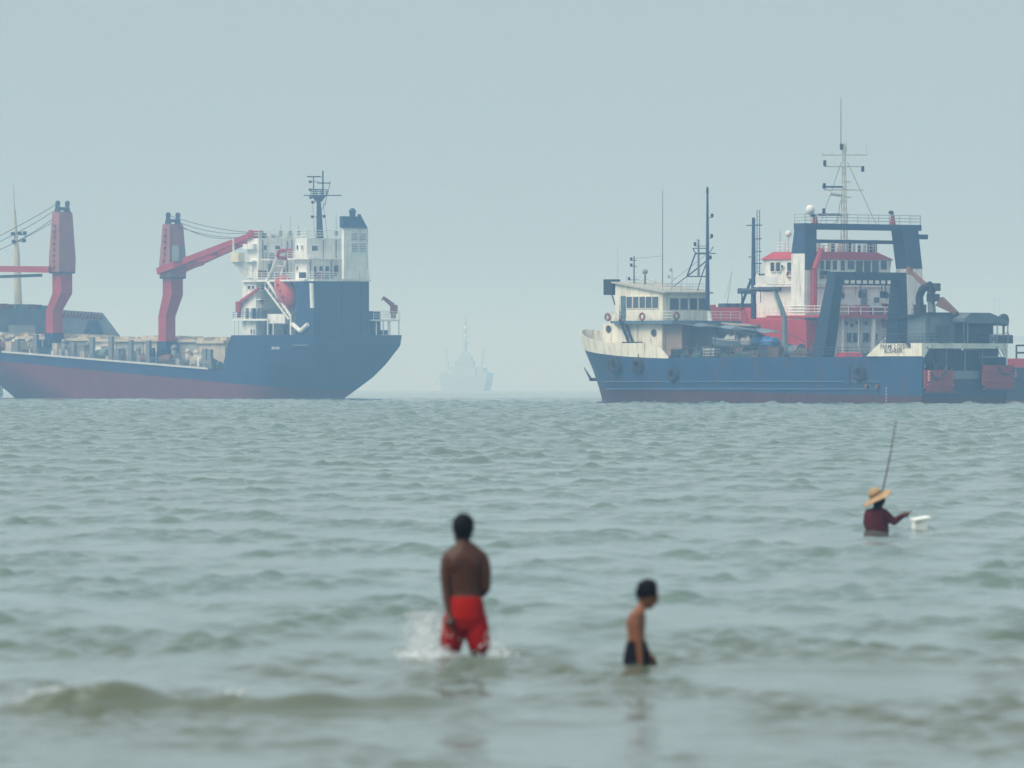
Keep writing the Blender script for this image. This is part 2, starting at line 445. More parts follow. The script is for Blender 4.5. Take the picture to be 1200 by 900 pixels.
def sea_material():
    m = bpy.data.materials.new('sea_water'); m.use_nodes = True
    n, l = m.node_tree.nodes, m.node_tree.links
    b = n['Principled BSDF']
    b.inputs['IOR'].default_value = 1.333; b.inputs['Roughness'].default_value = 0.16
    tc = n.new('ShaderNodeTexCoord')
    # silty inshore water: greener and browner where the bottom is stirred up
    nb = n.new('ShaderNodeTexNoise'); nb.inputs['Scale'].default_value = 0.05; nb.inputs['Detail'].default_value = 3
    l.new(tc.outputs['Object'], nb.inputs['Vector'])
    mx = n.new('ShaderNodeMix'); mx.data_type = 'RGBA'
    mx.inputs['A'].default_value = (0.108, 0.124, 0.084, 1); mx.inputs['B'].default_value = (0.122, 0.178, 0.152, 1)
    sp_ = n.new('ShaderNodeSeparateXYZ'); l.new(tc.outputs['Object'], sp_.inputs['Vector'])
    ry = n.new('ShaderNodeMapRange'); ry.inputs['From Min'].default_value = 61; ry.inputs['From Max'].default_value = 95; ry.inputs['To Min'].default_value = -0.35
    l.new(sp_.outputs['Y'], ry.inputs['Value'])
    ad = n.new('ShaderNodeMath'); ad.operation = 'MULTIPLY_ADD'; ad.inputs[1].default_value = 0.5; ad.use_clamp = True
    l.new(nb.outputs['Fac'], ad.inputs[0]); l.new(ry.outputs['Result'], ad.inputs[2]); l.new(ad.outputs[0], mx.inputs['Factor'])
    at = n.new('ShaderNodeAttribute'); at.attribute_name = 'foam'
    nf = n.new('ShaderNodeTexNoise'); nf.inputs['Scale'].default_value = 9; nf.inputs['Detail'].default_value = 5
    l.new(tc.outputs['Object'], nf.inputs['Vector'])
    mul = n.new('ShaderNodeMath'); mul.operation = 'MULTIPLY'; l.new(at.outputs['Fac'], mul.inputs[0])
    mr0 = n.new('ShaderNodeMapRange'); mr0.inputs['From Min'].default_value = 0.35; mr0.inputs['From Max'].default_value = 0.6; mr0.inputs['To Max'].default_value = 1.4
    l.new(nf.outputs['Fac'], mr0.inputs['Value']); l.new(mr0.outputs['Result'], mul.inputs[1]); mul.use_clamp = True
    mf = n.new('ShaderNodeMix'); mf.data_type = 'RGBA'; l.new(mul.outputs[0], mf.inputs['Factor'])
    l.new(mx.outputs['Result'], mf.inputs['A']); mf.inputs['B'].default_value = (0.75, 0.77, 0.76, 1)
    l.new(mf.outputs['Result'], b.inputs['Base Color'])
    rr = n.new('ShaderNodeMapRange'); rr.inputs['To Min'].default_value = 0.09; rr.inputs['To Max'].default_value = 0.8
    l.new(mul.outputs[0], rr.inputs['Value']); l.new(rr.outputs['Result'], b.inputs['Roughness'])
    mp = n.new('ShaderNodeMapping'); mp.inputs['Scale'].default_value = (0.7, 1.35, 1.0); l.new(tc.outputs['Object'], mp.inputs['Vector'])
    n1 = n.new('ShaderNodeTexNoise'); n1.inputs['Scale'].default_value = 2.6; n1.inputs['Detail'].default_value = 4; n1.inputs['Roughness'].default_value = 0.55
    l.new(mp.outputs['Vector'], n1.inputs['Vector'])
    gp = n.new('ShaderNodeMapping'); gp.inputs['Scale'].default_value = (0.16, 0.05, 1.0); l.new(tc.outputs['Object'], gp.inputs['Vector'])
    ng = n.new('ShaderNodeTexNoise'); ng.inputs['Scale'].default_value = 1.0; ng.inputs['Detail'].default_value = 5; ng.inputs['Roughness'].default_value = 0.6
    l.new(gp.outputs['Vector'], ng.inputs['Vector'])
    gm = n.new('ShaderNodeMapRange'); gm.inputs['From Min'].default_value = 0.36; gm.inputs['From Max'].default_value = 0.66
    gm.inputs['To Min'].default_value = 0.05; gm.inputs['To Max'].default_value = 0.4
    l.new(ng.outputs['Fac'], gm.inputs['Value'])
    b1 = n.new('ShaderNodeBump'); b1.inputs['Distance'].default_value = 0.055
    l.new(gm.outputs['Result'], b1.inputs['Strength'])
    l.new(n1.outputs['Fac'], b1.inputs['Height'])
    n2 = n.new('ShaderNodeTexNoise'); n2.inputs['Scale'].default_value = 0.35; n2.inputs['Detail'].default_value = 3
    l.new(mp.outputs['Vector'], n2.inputs['Vector'])
    b2 = n.new('ShaderNodeBump'); b2.inputs['Strength'].default_value = 0.16; b2.inputs['Distance'].default_value = 0.15
    l.new(n2.outputs['Fac'], b2.inputs['Height']); l.new(b1.outputs['Normal'], b2.inputs['Normal'])
    l.new(b2.outputs['Normal'], b.inputs['Normal'])
    return m
me.materials.append(sea_material())

# beach the photographer stands on, running down into the water
m = MB(); xs = [-30+60*i/24 for i in range(25)]; rows = []
for k in range(30):
    f = k/29; y = -80+160*f
    z = lambda y: 0.012*(48.7-y) if y < 48.7 else 0.02*(48.7-y)
    rows.append([(x, y, z(y-0.5*(x-2.6)+0.2*math.sin(x*1.1))+0.01*math.sin(x*3+y)) for x in xs])
vsb = [p for r in rows for p in r]
m.add(vsb, [(j*25+i, j*25+i+1, (j+1)*25+i+1, (j+1)*25+i) for j in range(29) for i in range(24)])
beach = m.build('beach', paint('wet_sand', (0.17, 0.135, 0.10), rough=0.5, var=0.2, scale=3, bump=0.3), None, True)
tag(beach, kind='structure')
# ------------------------------------------------------------------ blue stern trawler
T = Frame(1080, 1000, 48)
tr = tag(T.root('stern_trawler'), 'blue hulled stern trawler with cream bow and navy gantry, anchored nearest on the right', 'ship')
BEAM = 14.1; CY = BEAM/2; L0 = T.U(706, CY); L1 = T.U(689, CY)
def t_zd(u):
    k = max(0.0, (-u-40)/26); return 5.52+1.55*k*k
def t_shape(s, t):
    s0 = 0.56+0.14*t
    if s < s0: return 0.965+0.035*min(1, s/0.1)*1.0
    q = (s-s0)/(1-s0); return max(0.0, (1-q**(1.9+0.5*t)))**(0.95-0.22*t)
STERN_U = -7.0
TH = hull_points(lambda t: L0+(L1-L0)*max(0, (t-0.2)/0.8)**1.1, lambda t: STERN_U, lambda t: CY*(0.955+0.045*t), t_zd, t_shape)
BLUEH = hull_paint('blue_hull', (0.014, 0.058, 0.14), (0.07, 0.022, 0.026), 0.85, -0.016, rust=0.55)
hull = hull_mesh(TH, CY).build('hull', BLUEH, tr, True, 35)
# stern: low working deck with side walls, open to the back
zt = T.Z(437, 0, 4)
TRANS = hull_paint('transom_paint', (0.022, 0.045, 0.075), (0.08, 0.03, 0.03), 0.75, 0, rust=0.35)
m = MB(); m.box((STERN_U, 0.45, -1.5), (0, BEAM-0.45, zt)); m.build('transom', TRANS, tr)
for y0, y1 in ((0.02, 0.4), (BEAM-0.4, BEAM-0.02)): MB().box((STERN_U, y0, -1.5), (0.05, y1, 5.5)).build('quarter_wall', BLUEH, tr)
zu = T.Z(402, 0, 0)
m = MB().box((STERN_U-0.2, 0.6, zt), (STERN_U+0.15, BEAM-0.6, zu-0.3)); m.build('working_deck_bulkhead', DARKG, tr)
MB().box((STERN_U+0.2, BEAM-0.42, 5.52), (-1.2, BEAM-0.1, zu-0.3)).build('deck_side_wall', DARKG, tr)
# rubbing strakes following the hull
for zz, th in ((2.62, 0.13), (1.72, 0.13)):
    m = MB(); pts = []
    for i in range(len(TH[0])):
        col = [(TH[j][i][0], TH[j][i][1], TH[j][i][2]) for j in range(len(TH))]
        for a, b in zip(col[:-1], col[1:]):
            if a[2] <= zz <= b[2]:
                f = (zz-a[2])/(b[2]-a[2]); pts.append(Vector((a[0]+(b[0]-a[0])*f, CY-(a[1]+(b[1]-a[1])*f)-0.04, zz))); break
    pts = [Vector((0, pts[0].y, zz))]+pts
    pts = [p for p in pts if p.x > L0+3.5]
    for a, b in zip(pts[:-1], pts[1:]):
        if (b-a).length > 0.01: m.beam(a, b, 0.22, th)
    m.build('rubbing_strake', paint('strake_paint', (0.07, 0.15, 0.25), rust=0.5), tr)
# cream bow bulwark
top = TH[-1]; uw = T.U(785.5, 0.3)
def bulwark(side):
    m = MB(); vs = []; rows = [r for r in top if r[0] < uw]
    rows = [(uw, np.interp(-uw, [-r[0] for r in top], [r[1] for r in top]), t_zd(uw))]+rows
    for u, h, z in rows:
        k = (uw-u)/(uw-L1)
        if k < 0.10: zt_ = z+1.75*min(1, k/0.10)+0.02
        elif k < 0.5: zt_ = z+1.75-0.45*(k-0.10)/0.4
        else: zt_ = z+1.30+0.75*((k-0.5)/0.5)**1.5
        fl = 0.05+0.25*k
        for hh, zz in ((h+0.03, z-0.15), (h+fl, zt_), (h+fl-0.12, zt_), (h-0.1, z-0.1)):
            vs.append((u-0.25*k*(1 if zz == zt_ else 0), CY+side*max(0, hh if h > 0.001 else (0.02 if zz != zt_ else 0.02)), zz))
    n = len(rows)
    m.add(vs, [(4*i+a, 4*i+b, 4*i+4+b, 4*i+4+a) for i in range(n-1) for a, b in ((0,1),(1,2),(2,3),(3,0))]+[(0,1,2,3)])
    return m
bulwark(-1).build('bow_bulwark', CREAM, tr); bulwark(1).build('bow_bulwark', CREAM, tr)
# hawse slots on the bulwark
for x0, x1, y0, y1, v in ((689.5, 698, 402.5, 404.5, 4.2), (707, 727, 407, 408.8, 1.3)):
    pass
# anchor on the stem
ap = T.v(703.5, 440, CY+0.2); m = MB()
m.tube(ap+Vector((0,0,0.2)), ap+Vector((-1.3,0.2,1.0)), 0.16); m.tube(ap+Vector((-0.9,-0.9,-0.5)), ap+Vector((-0.9,0.9,-0.5)), 0.2)
m.beam(ap+Vector((-0.9,-0.8,-0.4)), ap+Vector((-2.0,-0.9,1.0)), 0.3, 0.22, w2=0.08, h2=0.06); m.beam(ap+Vector((-0.9,0.8,-0.4)), ap+Vector((-2.0,0.9,1.0)), 0.3, 0.22, w2=0.08, h2=0.06)
m.ball(ap+Vector((-0.2,0,-0.1)), 0.5); m.build('anchor', DARKG, tr)
# forecastle windlass seen through the bow
wp = Vector((L1+9, CY-2.2, t_zd(L1+9)+0.9)); m = MB(); m.tube(wp+Vector((0,-1.4,0)), wp+Vector((0,1.4,0)), 0.5, n=10); m.box(wp-Vector((0.6,0.5,0.9)), wp+Vector((0.6,0.5,0.4))); m.build('windlass', DARKG, tr)

# forward deckhouse
def house(F, par, name, xl, xc, xr, yt, yb, v, mat, depth=None, zoff=0):
    u1 = F.U(xc, v); u0 = F.U(xl, v); v1 = F.V(xr, u1) if depth is None else v+depth
    z1 = F.Z(yt, u1, v); z0 = F.Z(yb, u1, v)
    MB().box((u0, v, z0), (u1, v1, z1)).build(name, mat, par)
    return u0, u1, v, v1, z0, z1
VP = 1.7
hu0, hu1, _, hv1, hz0, hz1 = house(T, tr, 'deckhouse_wall', 706.5, 776, 834, 378.5, 422, VP, CREAM)
for x, y in ((713.5, 385.5), (766.5, 390)):
    p = T.v(x, y, VP); porthole(tr, (p.x, VP, p.z), (0,-1,0), 0.36, DARKGLASS, RUSTY)
# bridge deck plate (blue-grey edge) over the house and out aft as a boat deck
bd0, bd1 = T.U(702, 0.9), T.U(788, 0.9)
zb = T.Z(377.5, T.U(776, 0.9), 0.9)
m = MB(); poly = [(bd0, 2.8, zb-0.22), (T.U(722, 0.9), 0.9, zb-0.22), (bd1, 0.9, zb-0.22), (bd1, 12.4, zb-0.22), (bd0, 11.5, zb-0.22)]
m.prism(poly, (0,0,0.42)); m.build('bridge_deck', paint('deck_edge', (0.09,0.15,0.20), rust=0.3), tr)
# shelter under the boat deck
su0, su1 = hu1+0.03, T.U(799, VP+0.5)
MB().box((su0, VP+0.5, 5.4), (su1, VP+6, zb-0.25)).build('shelter_wall', TAN, tr)
MB().box((su1+0.02, VP+2.2, 5.4), (T.U(838, VP+2.2), 11.5, zb-0.3)).build('shelter_shade_block', paint('shelter_shade', (0.14,0.13,0.12), var=0.2), tr)  # solid block, shade behind the deckhouse put into its dark colour
# wheelhouse with a roof that rises forward
wu0, wu1 = T.U(721, VP+0.1), T.U(776.5, VP+0.1); wv1 = T.V(829, wu1)
zr0 = T.Z(331.5, wu0, VP); zr1 = T.Z(343.5, wu1, VP)
m = MB(); vv = VP+0.1
m.prism([(wu0, vv, zb+0.2), (wu1, vv, zb+0.2), (wu1, vv, zr1), (wu0, vv, zr0)], (0, wv1-vv, 0)); m.build('wheelhouse_wall', CREAM, tr)
m = MB(); e = 0.35
m.prism([(wu0-e, vv-e, zr0-0.02), (wu1+e*2, vv-e, zr1-0.02), (wu1+e*2, vv-e, zr1+0.16), (wu0-e, vv-e, zr0+0.16)], (0, wv1-vv+2*e, 0)); m.build('wheelhouse_roof', paint('roof_paint', (0.45,0.44,0.38), rust=0.4), tr)
for x0, x1 in ((735,740.6),(742.8,748.4),(750.2,756),(757.6,763.6),(765.2,771.6)):
    port_window(T, tr, x0-0.4, x1+0.5, 347.8, 361, vv, GLASS, CREAM)
d = T.v(727.6, 347, vv); e2 = T.v(733.6, 373, vv)
dr = MB().box((d.x, vv-0.05, e2.z), (e2.x, vv+0.1, d.z)).build('door', paint('door_blue', (0.08,0.15,0.2)), tr)
MB().box((e2.x-0.3, vv-0.12, (d.z+e2.z)/2-0.05), (e2.x-0.1, vv-0.05, (d.z+e2.z)/2+0.12)).build('handle', BLACK, dr)
for x0, x1 in ((784.5,794.5),(797,805),(808,816),(818.5,826)):
    aft_window(T, tr, x0-0.3, x1+0.6, 349.5, 363, wu1, DARKGLASS, CREAM)
# searchlight box at the front corner
p = T.v(717, 336.5, VP+0.5); MB().cbox(p, (1.5, 1.4, 1.9)).build('searchlight_box', BLACK, tr)
MB().tube(p-Vector((0,0,0.9)), p-Vector((-0.6,0,2.2)), 0.08).build('bracket', BLACK, tr)
# rails on the bridge deck
m = MB(); zr = zb+0.2
m.rail([(bd0+0.2, 3.0, zr), (T.U(722, 1.0), 1.0, zr)], 1.1); m.rail([(T.U(738, 1.0), 1.0, zr), (bd1-0.1, 1.0, zr), (bd1-0.1, 12.3, zr)], 1.1); m.build('railing', WHITE, tr)
MB().box((bd0+0.1, 2.2, zr), (T.U(723, 2.0), 2.26, zr+0.75)).build('weather_cloth', CREAM, tr)
for x, y, v in ((712, 367.5, 2.05), (752.5, 371.5, 0.88)):
    p = T.v(x, y, v); life_ring(tr, (p.x, p.y, zr+0.5), (0,-1,0), RINGRED, GREYM, 0.40)
p = T.u(791, 369.5, bd1); life_ring(tr, (bd1+0.1, T.V(792, bd1), zr+0.55), (1,0,0), RINGRED, GREYM, 0.42)
# roof rail, antennas, domes
m = MB(); m.rail([(wu0+3.5, vv, zr0-0.2), (wu1, vv, zr1+0.15), (wu1, wv1, zr1+0.15)], 1.0, 1.5, 0.03); m.build('roof_railing', paint('galvanised', (0.4,0.42,0.42)), tr)
def mast(F, par, name, x, yt, yb, v, r, mat, r2=None, cross=()):
    p = F.v(x, yb, v); q = F.v(x, yt, v); m = MB(); m.tube(p, Vector((p.x, p.y, q.z)), r, r2 or r*0.6, n=7)
    for y, hw in cross:
        z = F.Z(y, p.x, p.y); m.tube((p.x-hw, p.y, z), (p.x+hw, p.y, z), 0.045); m.cbox((p.x-hw, p.y, z+0.15), (0.22,0.22,0.4))
    m.build(name, mat, par); return p, q
GALV = MATS['galvanised']
mast(T, tr, 'whip_antenna', 776.5, 222, 345, CY, 0.06, DARKG, 0.03)
mast(T, tr, 'whip_antenna', 724, 290, 334, 3, 0.035, GALV, 0.02)
mast(T, tr, 'signal_mast', 743, 300, 336, 4, 0.09, DARKG, 0.07, ((305, 0.5), (312, 0.5), (328, 0.9)))
p, q = mast(T, tr, 'radar_stand', 756, 322, 340, 5, 0.12, DARKG, 0.1)
MB().ball((p.x, p.y, T.Z(318.5, p.x, p.y)), 0.34, 10, 8).build('satellite_dome', paint('dome_grey', (0.25,0.27,0.28)), tr, True)
mast(T, tr, 'signal_mast', 787.5, 314, 345, 6, 0.07, GALV, 0.05, ((318, 0.3), (326, 0.6)))
for x, yt in ((799, 328), (805, 322), (768, 326), (812, 330), (734, 322)): mast(T, tr, 'whip_antenna', x, yt, 345, 6, 0.035, GALV, 0.02)
# main mast with truss
mp_, mq = mast(T, tr, 'main_mast', 829, 219, 364, CY+1, 0.3, NAVY, 0.12)
def mv(x, y): return T.v(x, y, CY+1)
m = MB()
for a, b, r in (((829,324),(805,324),0.08),((805,324),(815,297),0.09),((815,297),(829,297),0.12),((805,324),(829,305),0.09),((815,297),(812,291),0.07),
                ((812,291),(829,291),0.06),((829,297),(839,297),0.06),((829,300),(836,289),0.05),((829,305),(822,324),0.07),((805,324),(782,341),0.06),((822,324),(816,345),0.06)):
    m.tube(mv(*a), mv(*b), r, n=6)
m.build('mast_truss', NAVY, tr)
m = MB(); m.tube(mv(818.5,324), mv(818.5,281), 0.17, 0.12); m.tube(mv(818.5,281), mv(816,281), 0.06); m.build('light_post', GREYM, tr)
for x, y in ((814.5,286),(834.5,252.5),(834,276.5),(832.5,301.5),(829,224)):
    c = mv(x, y); lp = MB(); lp.tube(c-Vector((0,0,0.22)), c+Vector((0,0,0.22)), 0.17, n=8); lp.build('mast_lamp', BLACK, tr)
    b = mv(829, y+1.5); MB().tube(c-Vector((0,0,0.25)), Vector((b.x, b.y, c.z-0.25)), 0.04).build('bracket', DARKG, tr)
# stairs from bridge deck to forecastle
a0, a1 = T.v(728.5, 374, VP-0.5), T.v(739, 401, VP-0.5); st = MB()
for dv in (-0.35, 0.35): st.beam(a0+Vector((0,dv,0)), a1+Vector((0,dv,0)), 0.08, 0.35)
st.build('stair_stringer', BLACK, tr)
for k in range(11):
    c = a0.lerp(a1, (k+0.5)/11); MB().cbox(c, (0.32, 0.66, 0.06)).build('stair_tread', GALV, tr)
m = MB().rail([a0+Vector((0.1,-0.45,0.1)), a1+Vector((0.1,-0.45,0.1))], 0.95, 0.8, 0.035, 2); m.build('stair_railing', BLACK, tr)
c = T.v(741, 402, VP-0.6); MB().cbox(c+Vector((0,0,-0.3)), (2.4, 1.2, 0.9)).build('stair_landing', BLACK, tr)

# awning aft of the boat deck, with planks lying on it
au0, au1 = bd1+0.05, T.U(890, 1.5); za = zb-0.1
m = MB(); rows = []
for i in range(13):
    f = i/12; u = au0+(au1-au0)*f
    rows.append([(u, 1.0+4.2*j/8, za-1.0*f-0.28*math.sin(math.pi*j/8)+0.1*math.sin(i*1.3+j)) for j in range(9)])
m.add([p for r in rows for p in r], [(i*9+j, i*9+j+1, i*9+9+j+1, i*9+9+j) for i in range(12) for j in range(8)])
aw = m.build('awning', paint('awning_cloth', (0.16,0.22,0.27), var=0.25), tr, True)
sm = aw.modifiers.new('thick', 'SOLIDIFY'); sm.thickness = 0.05
for k in range(5):
    a = T.v(846+3*k, 378.5+0.6*k, 2.2+0.5*k); b = T.v(880+2*k, 380.5+0.3*k, 2.6+0.5*k); MB().beam(a, b, 0.3, 0.12).build('plank', paint('plank_wood', (0.42,0.36,0.3), var=0.3), tr)
for x in (838, 862, 884):
    p = T.v(x, 417, 1.3); MB().tube((p.x, p.y, 5.4), (p.x, p.y, za-0.6), 0.07).build('awning_post', DARKG, tr)
# waist: deck rail along the port side, deck gear
m = MB(); m.rail([(T.U(788, 0.35), 0.35, 5.5), (T.U(1017, 0.35), 0.35, 5.5)], 1.15, 1.7, 0.04); m.build('railing', DARKG, tr)
PAL = [DARKG, DARKG, BLACK, paint('gear_brown', (0.13,0.085,0.06), var=0.4), paint('gear_green', (0.06,0.11,0.10), var=0.3), GREYM, paint('gear_blue', (0.04,0.12,0.25), var=0.3), RUSTY]
for k in range(34):
    x = random.uniform(796, 950); v = random.uniform(1.5, 8); p = T.v(x-v*6, 417, v); s = random.uniform(0.5, 1.25); m = MB()
    if k % 3 == 0:
        m.tube((p.x-s, v, 5.5+s*0.8), (p.x+s, v, 5.5+s*0.8), s*0.7, n=10); m.tube((p.x-s, v, 5.5+s*0.8), (p.x-s-0.12, v, 5.5+s*0.8), s, n=12); m.tube((p.x+s, v, 5.5+s*0.8), (p.x+s+0.12, v, 5.5+s*0.8), s, n=12)
        m.build('winch_drum', random.choice(PAL), tr)
    else:
        m.box((p.x-s, v-s*0.6, 5.5), (p.x+s, v+s*0.6, 5.5+s*1.3)); m.box((p.x-s*1.05, v-s*0.65, 5.5+s*1.3), (p.x+s*1.05, v+s*0.65, 5.6+s*1.3)); m.build('deck_locker', random.choice(PAL), tr)
# grey knuckle crane amidships
k0 = T.v(919.5, 412, 3); k1 = Vector((k0.x, k0.y, T.Z(372, k0.x, 3))); k2 = T.v(906, 337, 3); k3 = T.v(869.5, 341, 3)
cr = MB().tube(k0, k1, 0.36, 0.30, n=10).build('deck_crane', GREYM, tr)
MB().beam(k1, k2, 0.45, 0.5, w2=0.4, h2=0.55).build('lower_arm', GREYM, cr)
m = MB().tube(k2+Vector((1.2,0,-0.2)), k2.lerp(k3, 0.5), 0.30, n=9); m.tube(k2.lerp(k3, 0.45), k3, 0.2, n=9); m.build('upper_arm', DARKG, cr)
m = MB().tube(k3, k3-Vector((0,0,2.0)), 0.09); m.ball(k3-Vector((0,0,2.1)), 0.2); m.tube(k2.lerp(k3, 0.4)-Vector((0,0,.3)), k2.lerp(k3, 0.4)-Vector((0,0,1.6)), 0.05); m.build('hook', BLACK, cr)
m = MB().tube(k1+Vector((-0.2,-0.5,0.5)), k2+Vector((0.5,-0.5,-0.6)), 0.12); m.build('hydraulic_ram', GALV, cr)
# stern gantry: two heavy legs and a crossbeam
GV0, GV1 = 1.7, 12.3
gt0 = T.v(978.5, 328, GV0); gb0 = T.v(966, 420, GV0)
GU = gt0.x; ZT = gt0.z; DUB = gb0.x-gt0.x
GANT = paint('gantry_paint', (0.013, 0.034, 0.07), rust=0.12)
gan = MB(); 
def leg(v, sgn):
    m = MB(); rings = []
    for f, w in ((0, 2.05), (0.35, 1.9), (1, 1.45)):
        u = gb0.x+(GU-gb0.x)*f; z = 5.4+(ZT-5.4)*f; vv_ = v-sgn*0.9*(1-f)
        rings.append([(u-w/2, vv_-w/2*0.9, z), (u+w/2, vv_-w/2*0.9, z), (u+w/2, vv_+w/2*0.9, z), (u-w/2, vv_+w/2*0.9, z)])
    return m.loft(rings)
leg(GV0, 0.3).build('gantry_leg', GANT, tr); leg(GV1, -1.6).build('gantry_leg', GANT, tr)
cbm = MB().box((GU-0.72, GV0-0.66, ZT+0.002), (GU+0.72, GV1+0.66, ZT+0.95)).build('gantry_beam', GANT, tr)
m = MB(); 
for k in range(9):
    v = GV0+1.2+k*1.02; m.tube((GU+0.2, v, ZT-0.45), (GU+0.2, v, ZT+0.05), 0.12)
m.box((GU-0.1, GV0+0.8, ZT-0.62), (GU+0.5, GV1-0.8, ZT-0.42)); m.build('gantry_rail', GANT, tr)
for v in (5.6, 9.2, 9.8):
    m = MB(); m.tube((GU+0.3, v, ZT-0.6), (GU+0.3, v, ZT-1.5), 0.06); m.cbox((GU+0.3, v, ZT-1.7), (0.3,0.35,0.8)); m.build('pulley_block', BLACK, tr)
m = MB(); m.tube((GU+0.5, 0.9, 5.6), (GU-8, 0.9, ZT-6), 0.05); m.build('stay_wire', WIRE, tr)
# cream quarter panel with the name
pts = [T.v(x, y, -0.05) for x, y in ((1015, 417.5), (1030.5, 402.5), (1059, 402.5), (1061, 405), (1066, 405), (1067, 402), (1080, 402), (1080, 417.5))]
pts[-1].x = pts[-2].x = 0.08
MB().prism(pts, (0, 0.22, 0)).build('quarter_panel', CREAM, tr)
INK = paint('black_lettering', (0.03, 0.03, 0.035))
p = T.v(1031.5, 408.8, -0.07); text('lettering', 'PARMI 2 QESHM', 0.78, (p.x, -0.06, p.z), (R(90), 0, 0), INK, tr).scale = (0.92, 1, 1)
p = T.v(1036, 414, -0.07); text('lettering', 'BUSHEHR', 0.74, (p.x, -0.06, p.z), (R(90), 0, 0), INK, tr).scale = (0.98, 1, 1)
# upper stern deck, cream beam across the stern, brackets and posts
MB().box((T.U(1052, 0.3), 0.2, zu-0.28), (-0.15, BEAM-0.2, zu-0.02)).build('poop_deck', DARKG, tr)
MB().box((-0.1, 0.17, zu-0.62), (0.12, BEAM+0.1, zu)).build('stern_beam', WHITE, tr)
for v, s in ((0.25, 1), (BEAM-0.25, -1)):
    MB().prism([(0.0, v, zu-0.64), (0.0, v+s*0.9, zu-0.64), (0.0, v+s*0.05, zu-1.7), (0.0, v-s*0.12, zu-1.7)], (0.12, 0, 0)).build('stern_bracket', WHITE, tr)
MB().box((-0.2, BEAM-0.1, 4.4), (0.1, BEAM+0.12, zu-0.64)).build('corner_post', WHITE, tr)
for v in (4.2, 7.3, 10.2): MB().tube((-0.1, v, zt), (-0.1, v, zu-0.6), 0.07).build('stern_post', GREYM, tr)
for k in range(9):
    v = random.uniform(1.5, 12.5); s = random.uniform(0.3, 0.7); MB().cbox((-3-random.random()*2, v, zt+s*random.uniform(1, 2.2)), (s, s*1.4, s)).build('deck_gear', random.choice([GALV, DARKG, RUSTY, GREYM]), tr)
MB().box((-6.5, 1.0, zt+0.02), (-4.5, 5.6, 6.0)).build('net_store', BLACK, tr); MB().box((-6.3, 8.6, zt+0.02), (-3.5, 13.0, 6.3)).build('net_store', BLACK, tr)
MB().box((-0.6, 4.6, zt-0.7), (0.12, 9.5, zt+0.25)).build('stern_ramp_lip', GREYM, tr)
# rudder-post draught marks
p = T.v(1039, 455, -0.05)
for k in range(5):
    q = T.v(1039, 455+3.6*k, 0.1); MB().box((q.x-0.12, 0.02, q.z-0.1), (q.x+0.12, 0.2, q.z+0.1)).build('draught_mark', WHITE, tr)
# hull fittings: dark freeing port, pipes
a, b = T.v(989.5, 426.5, 0), T.v(995.5, 450, 0); MB().box((a.x, -0.03, b.z), (b.x, 0.2, a.z)).build('loading_door', NAVY, tr)
for x in (1014.5, 1027): 
    q = T.v(x, 452.5, 0); MB().tube((q.x, -0.03, q.z), (q.x, 0.3, q.z), 0.28, n=10).build('drain_pipe', RUSTY, tr)

# deck huts at the stern
def hut(xl, xc, xr, yt, yb, v, mat, name='deck_hut'):
    u1 = T.U(xc, v); u0 = T.U(xl, v); v1 = T.V(xr, u1); z1 = T.Z(yt, u1, v); z0 = zu
    o = MB().box((u0, v, z0), (u1, v1, z1)).build(name, mat, tr); return u0, u1, v, v1, z0, z1, o
HUTM = paint('hut_steel', (0.16, 0.20, 0.23), rust=0.2, var=0.25)
h1 = hut(1064, 1084, 1131, 368, 402, 0.9, HUTM)
m = MB(); u0,u1,v0,v1,z0,z1,ho = h1
for k in range(int((v1-v0)/0.35)): m.box((u1, v0+k*0.35, z0+0.1), (u1+0.06, v0+k*0.35+0.16, z1-0.1))
for k in range(int((u1-u0)/0.35)): m.box((u0+k*0.35, v0-0.06, z0+0.1), (u0+k*0.35+0.16, v0, z1-0.1))
o = m.build('corrugation', HUTM, ho)
a, b = T.u(1119, 371, u1), T.u(1127, 402, u1); MB().box((u1, a.y, z0), (u1+0.12, b.y, a.z)).build('door', BLACK, ho)
a, b = T.u(1097, 382, u1), T.u(1108, 402, u1); MB().box((u1+0.05, a.y, z0), (u1+0.6, b.y, a.z)).build('locker', DARKG, ho)
a, b = T.u(1089, 372, u1), T.u(1099, 396, u1); MB().box((u1, a.y, z0), (u1+0.1, b.y, a.z)).build('panel', GREYM, ho)
m = MB().prism([(u0-2.5, v0-0.5, z1-0.75), (u1+0.5, v0-0.5, z1+0.02), (u1+0.5, v0-0.5, z1+0.2), (u0-2.5, v0-0.5, z1-0.55)], (0, v1-v0+2.5, 0)); m.build('roof', BLACK, ho)
# awning over the starboard quarter
ya = [T.u(x, y, u1+2.5) for x, y in ((1131, 373), (1138, 366.5), (1160, 366.5), (1178, 374), (1182.5, 377.5), (1182, 381.5), (1176, 379), (1160, 378.5), (1138, 379), (1131, 377))]
m = MB().prism(ya, (-5.5, 0, 0.0))
aw2 = m.build('stern_awning', paint('stern_awning_cloth', (0.10,0.13,0.15), var=0.25), tr)
a = T.u(1133, 378, u1-2); b = T.u(1164, 402, u1-2); MB().box((u1-3, a.y, zu), (u1-2, b.y, a.z)).build('deck_hut', BLACK, tr)
for x in (1134, 1168.5, 1181):
    q = T.u(x, 390, u1+2.4); MB().tube((u1+2.4, q.y, zu), (u1+2.4, q.y, T.Z(377, u1+2.4, q.y)), 0.07).build('awning_post', GREYM, tr)
m = MB(); m.rail([(-0.2, 0.4, zu), (-0.2, BEAM-0.3, zu)], 1.1, 1.3, 0.035); m.rail([(-8, 0.3, zu), (-0.2, 0.4, zu)], 1.1, 1.3, 0.035); m.build('railing', DARKG, tr)
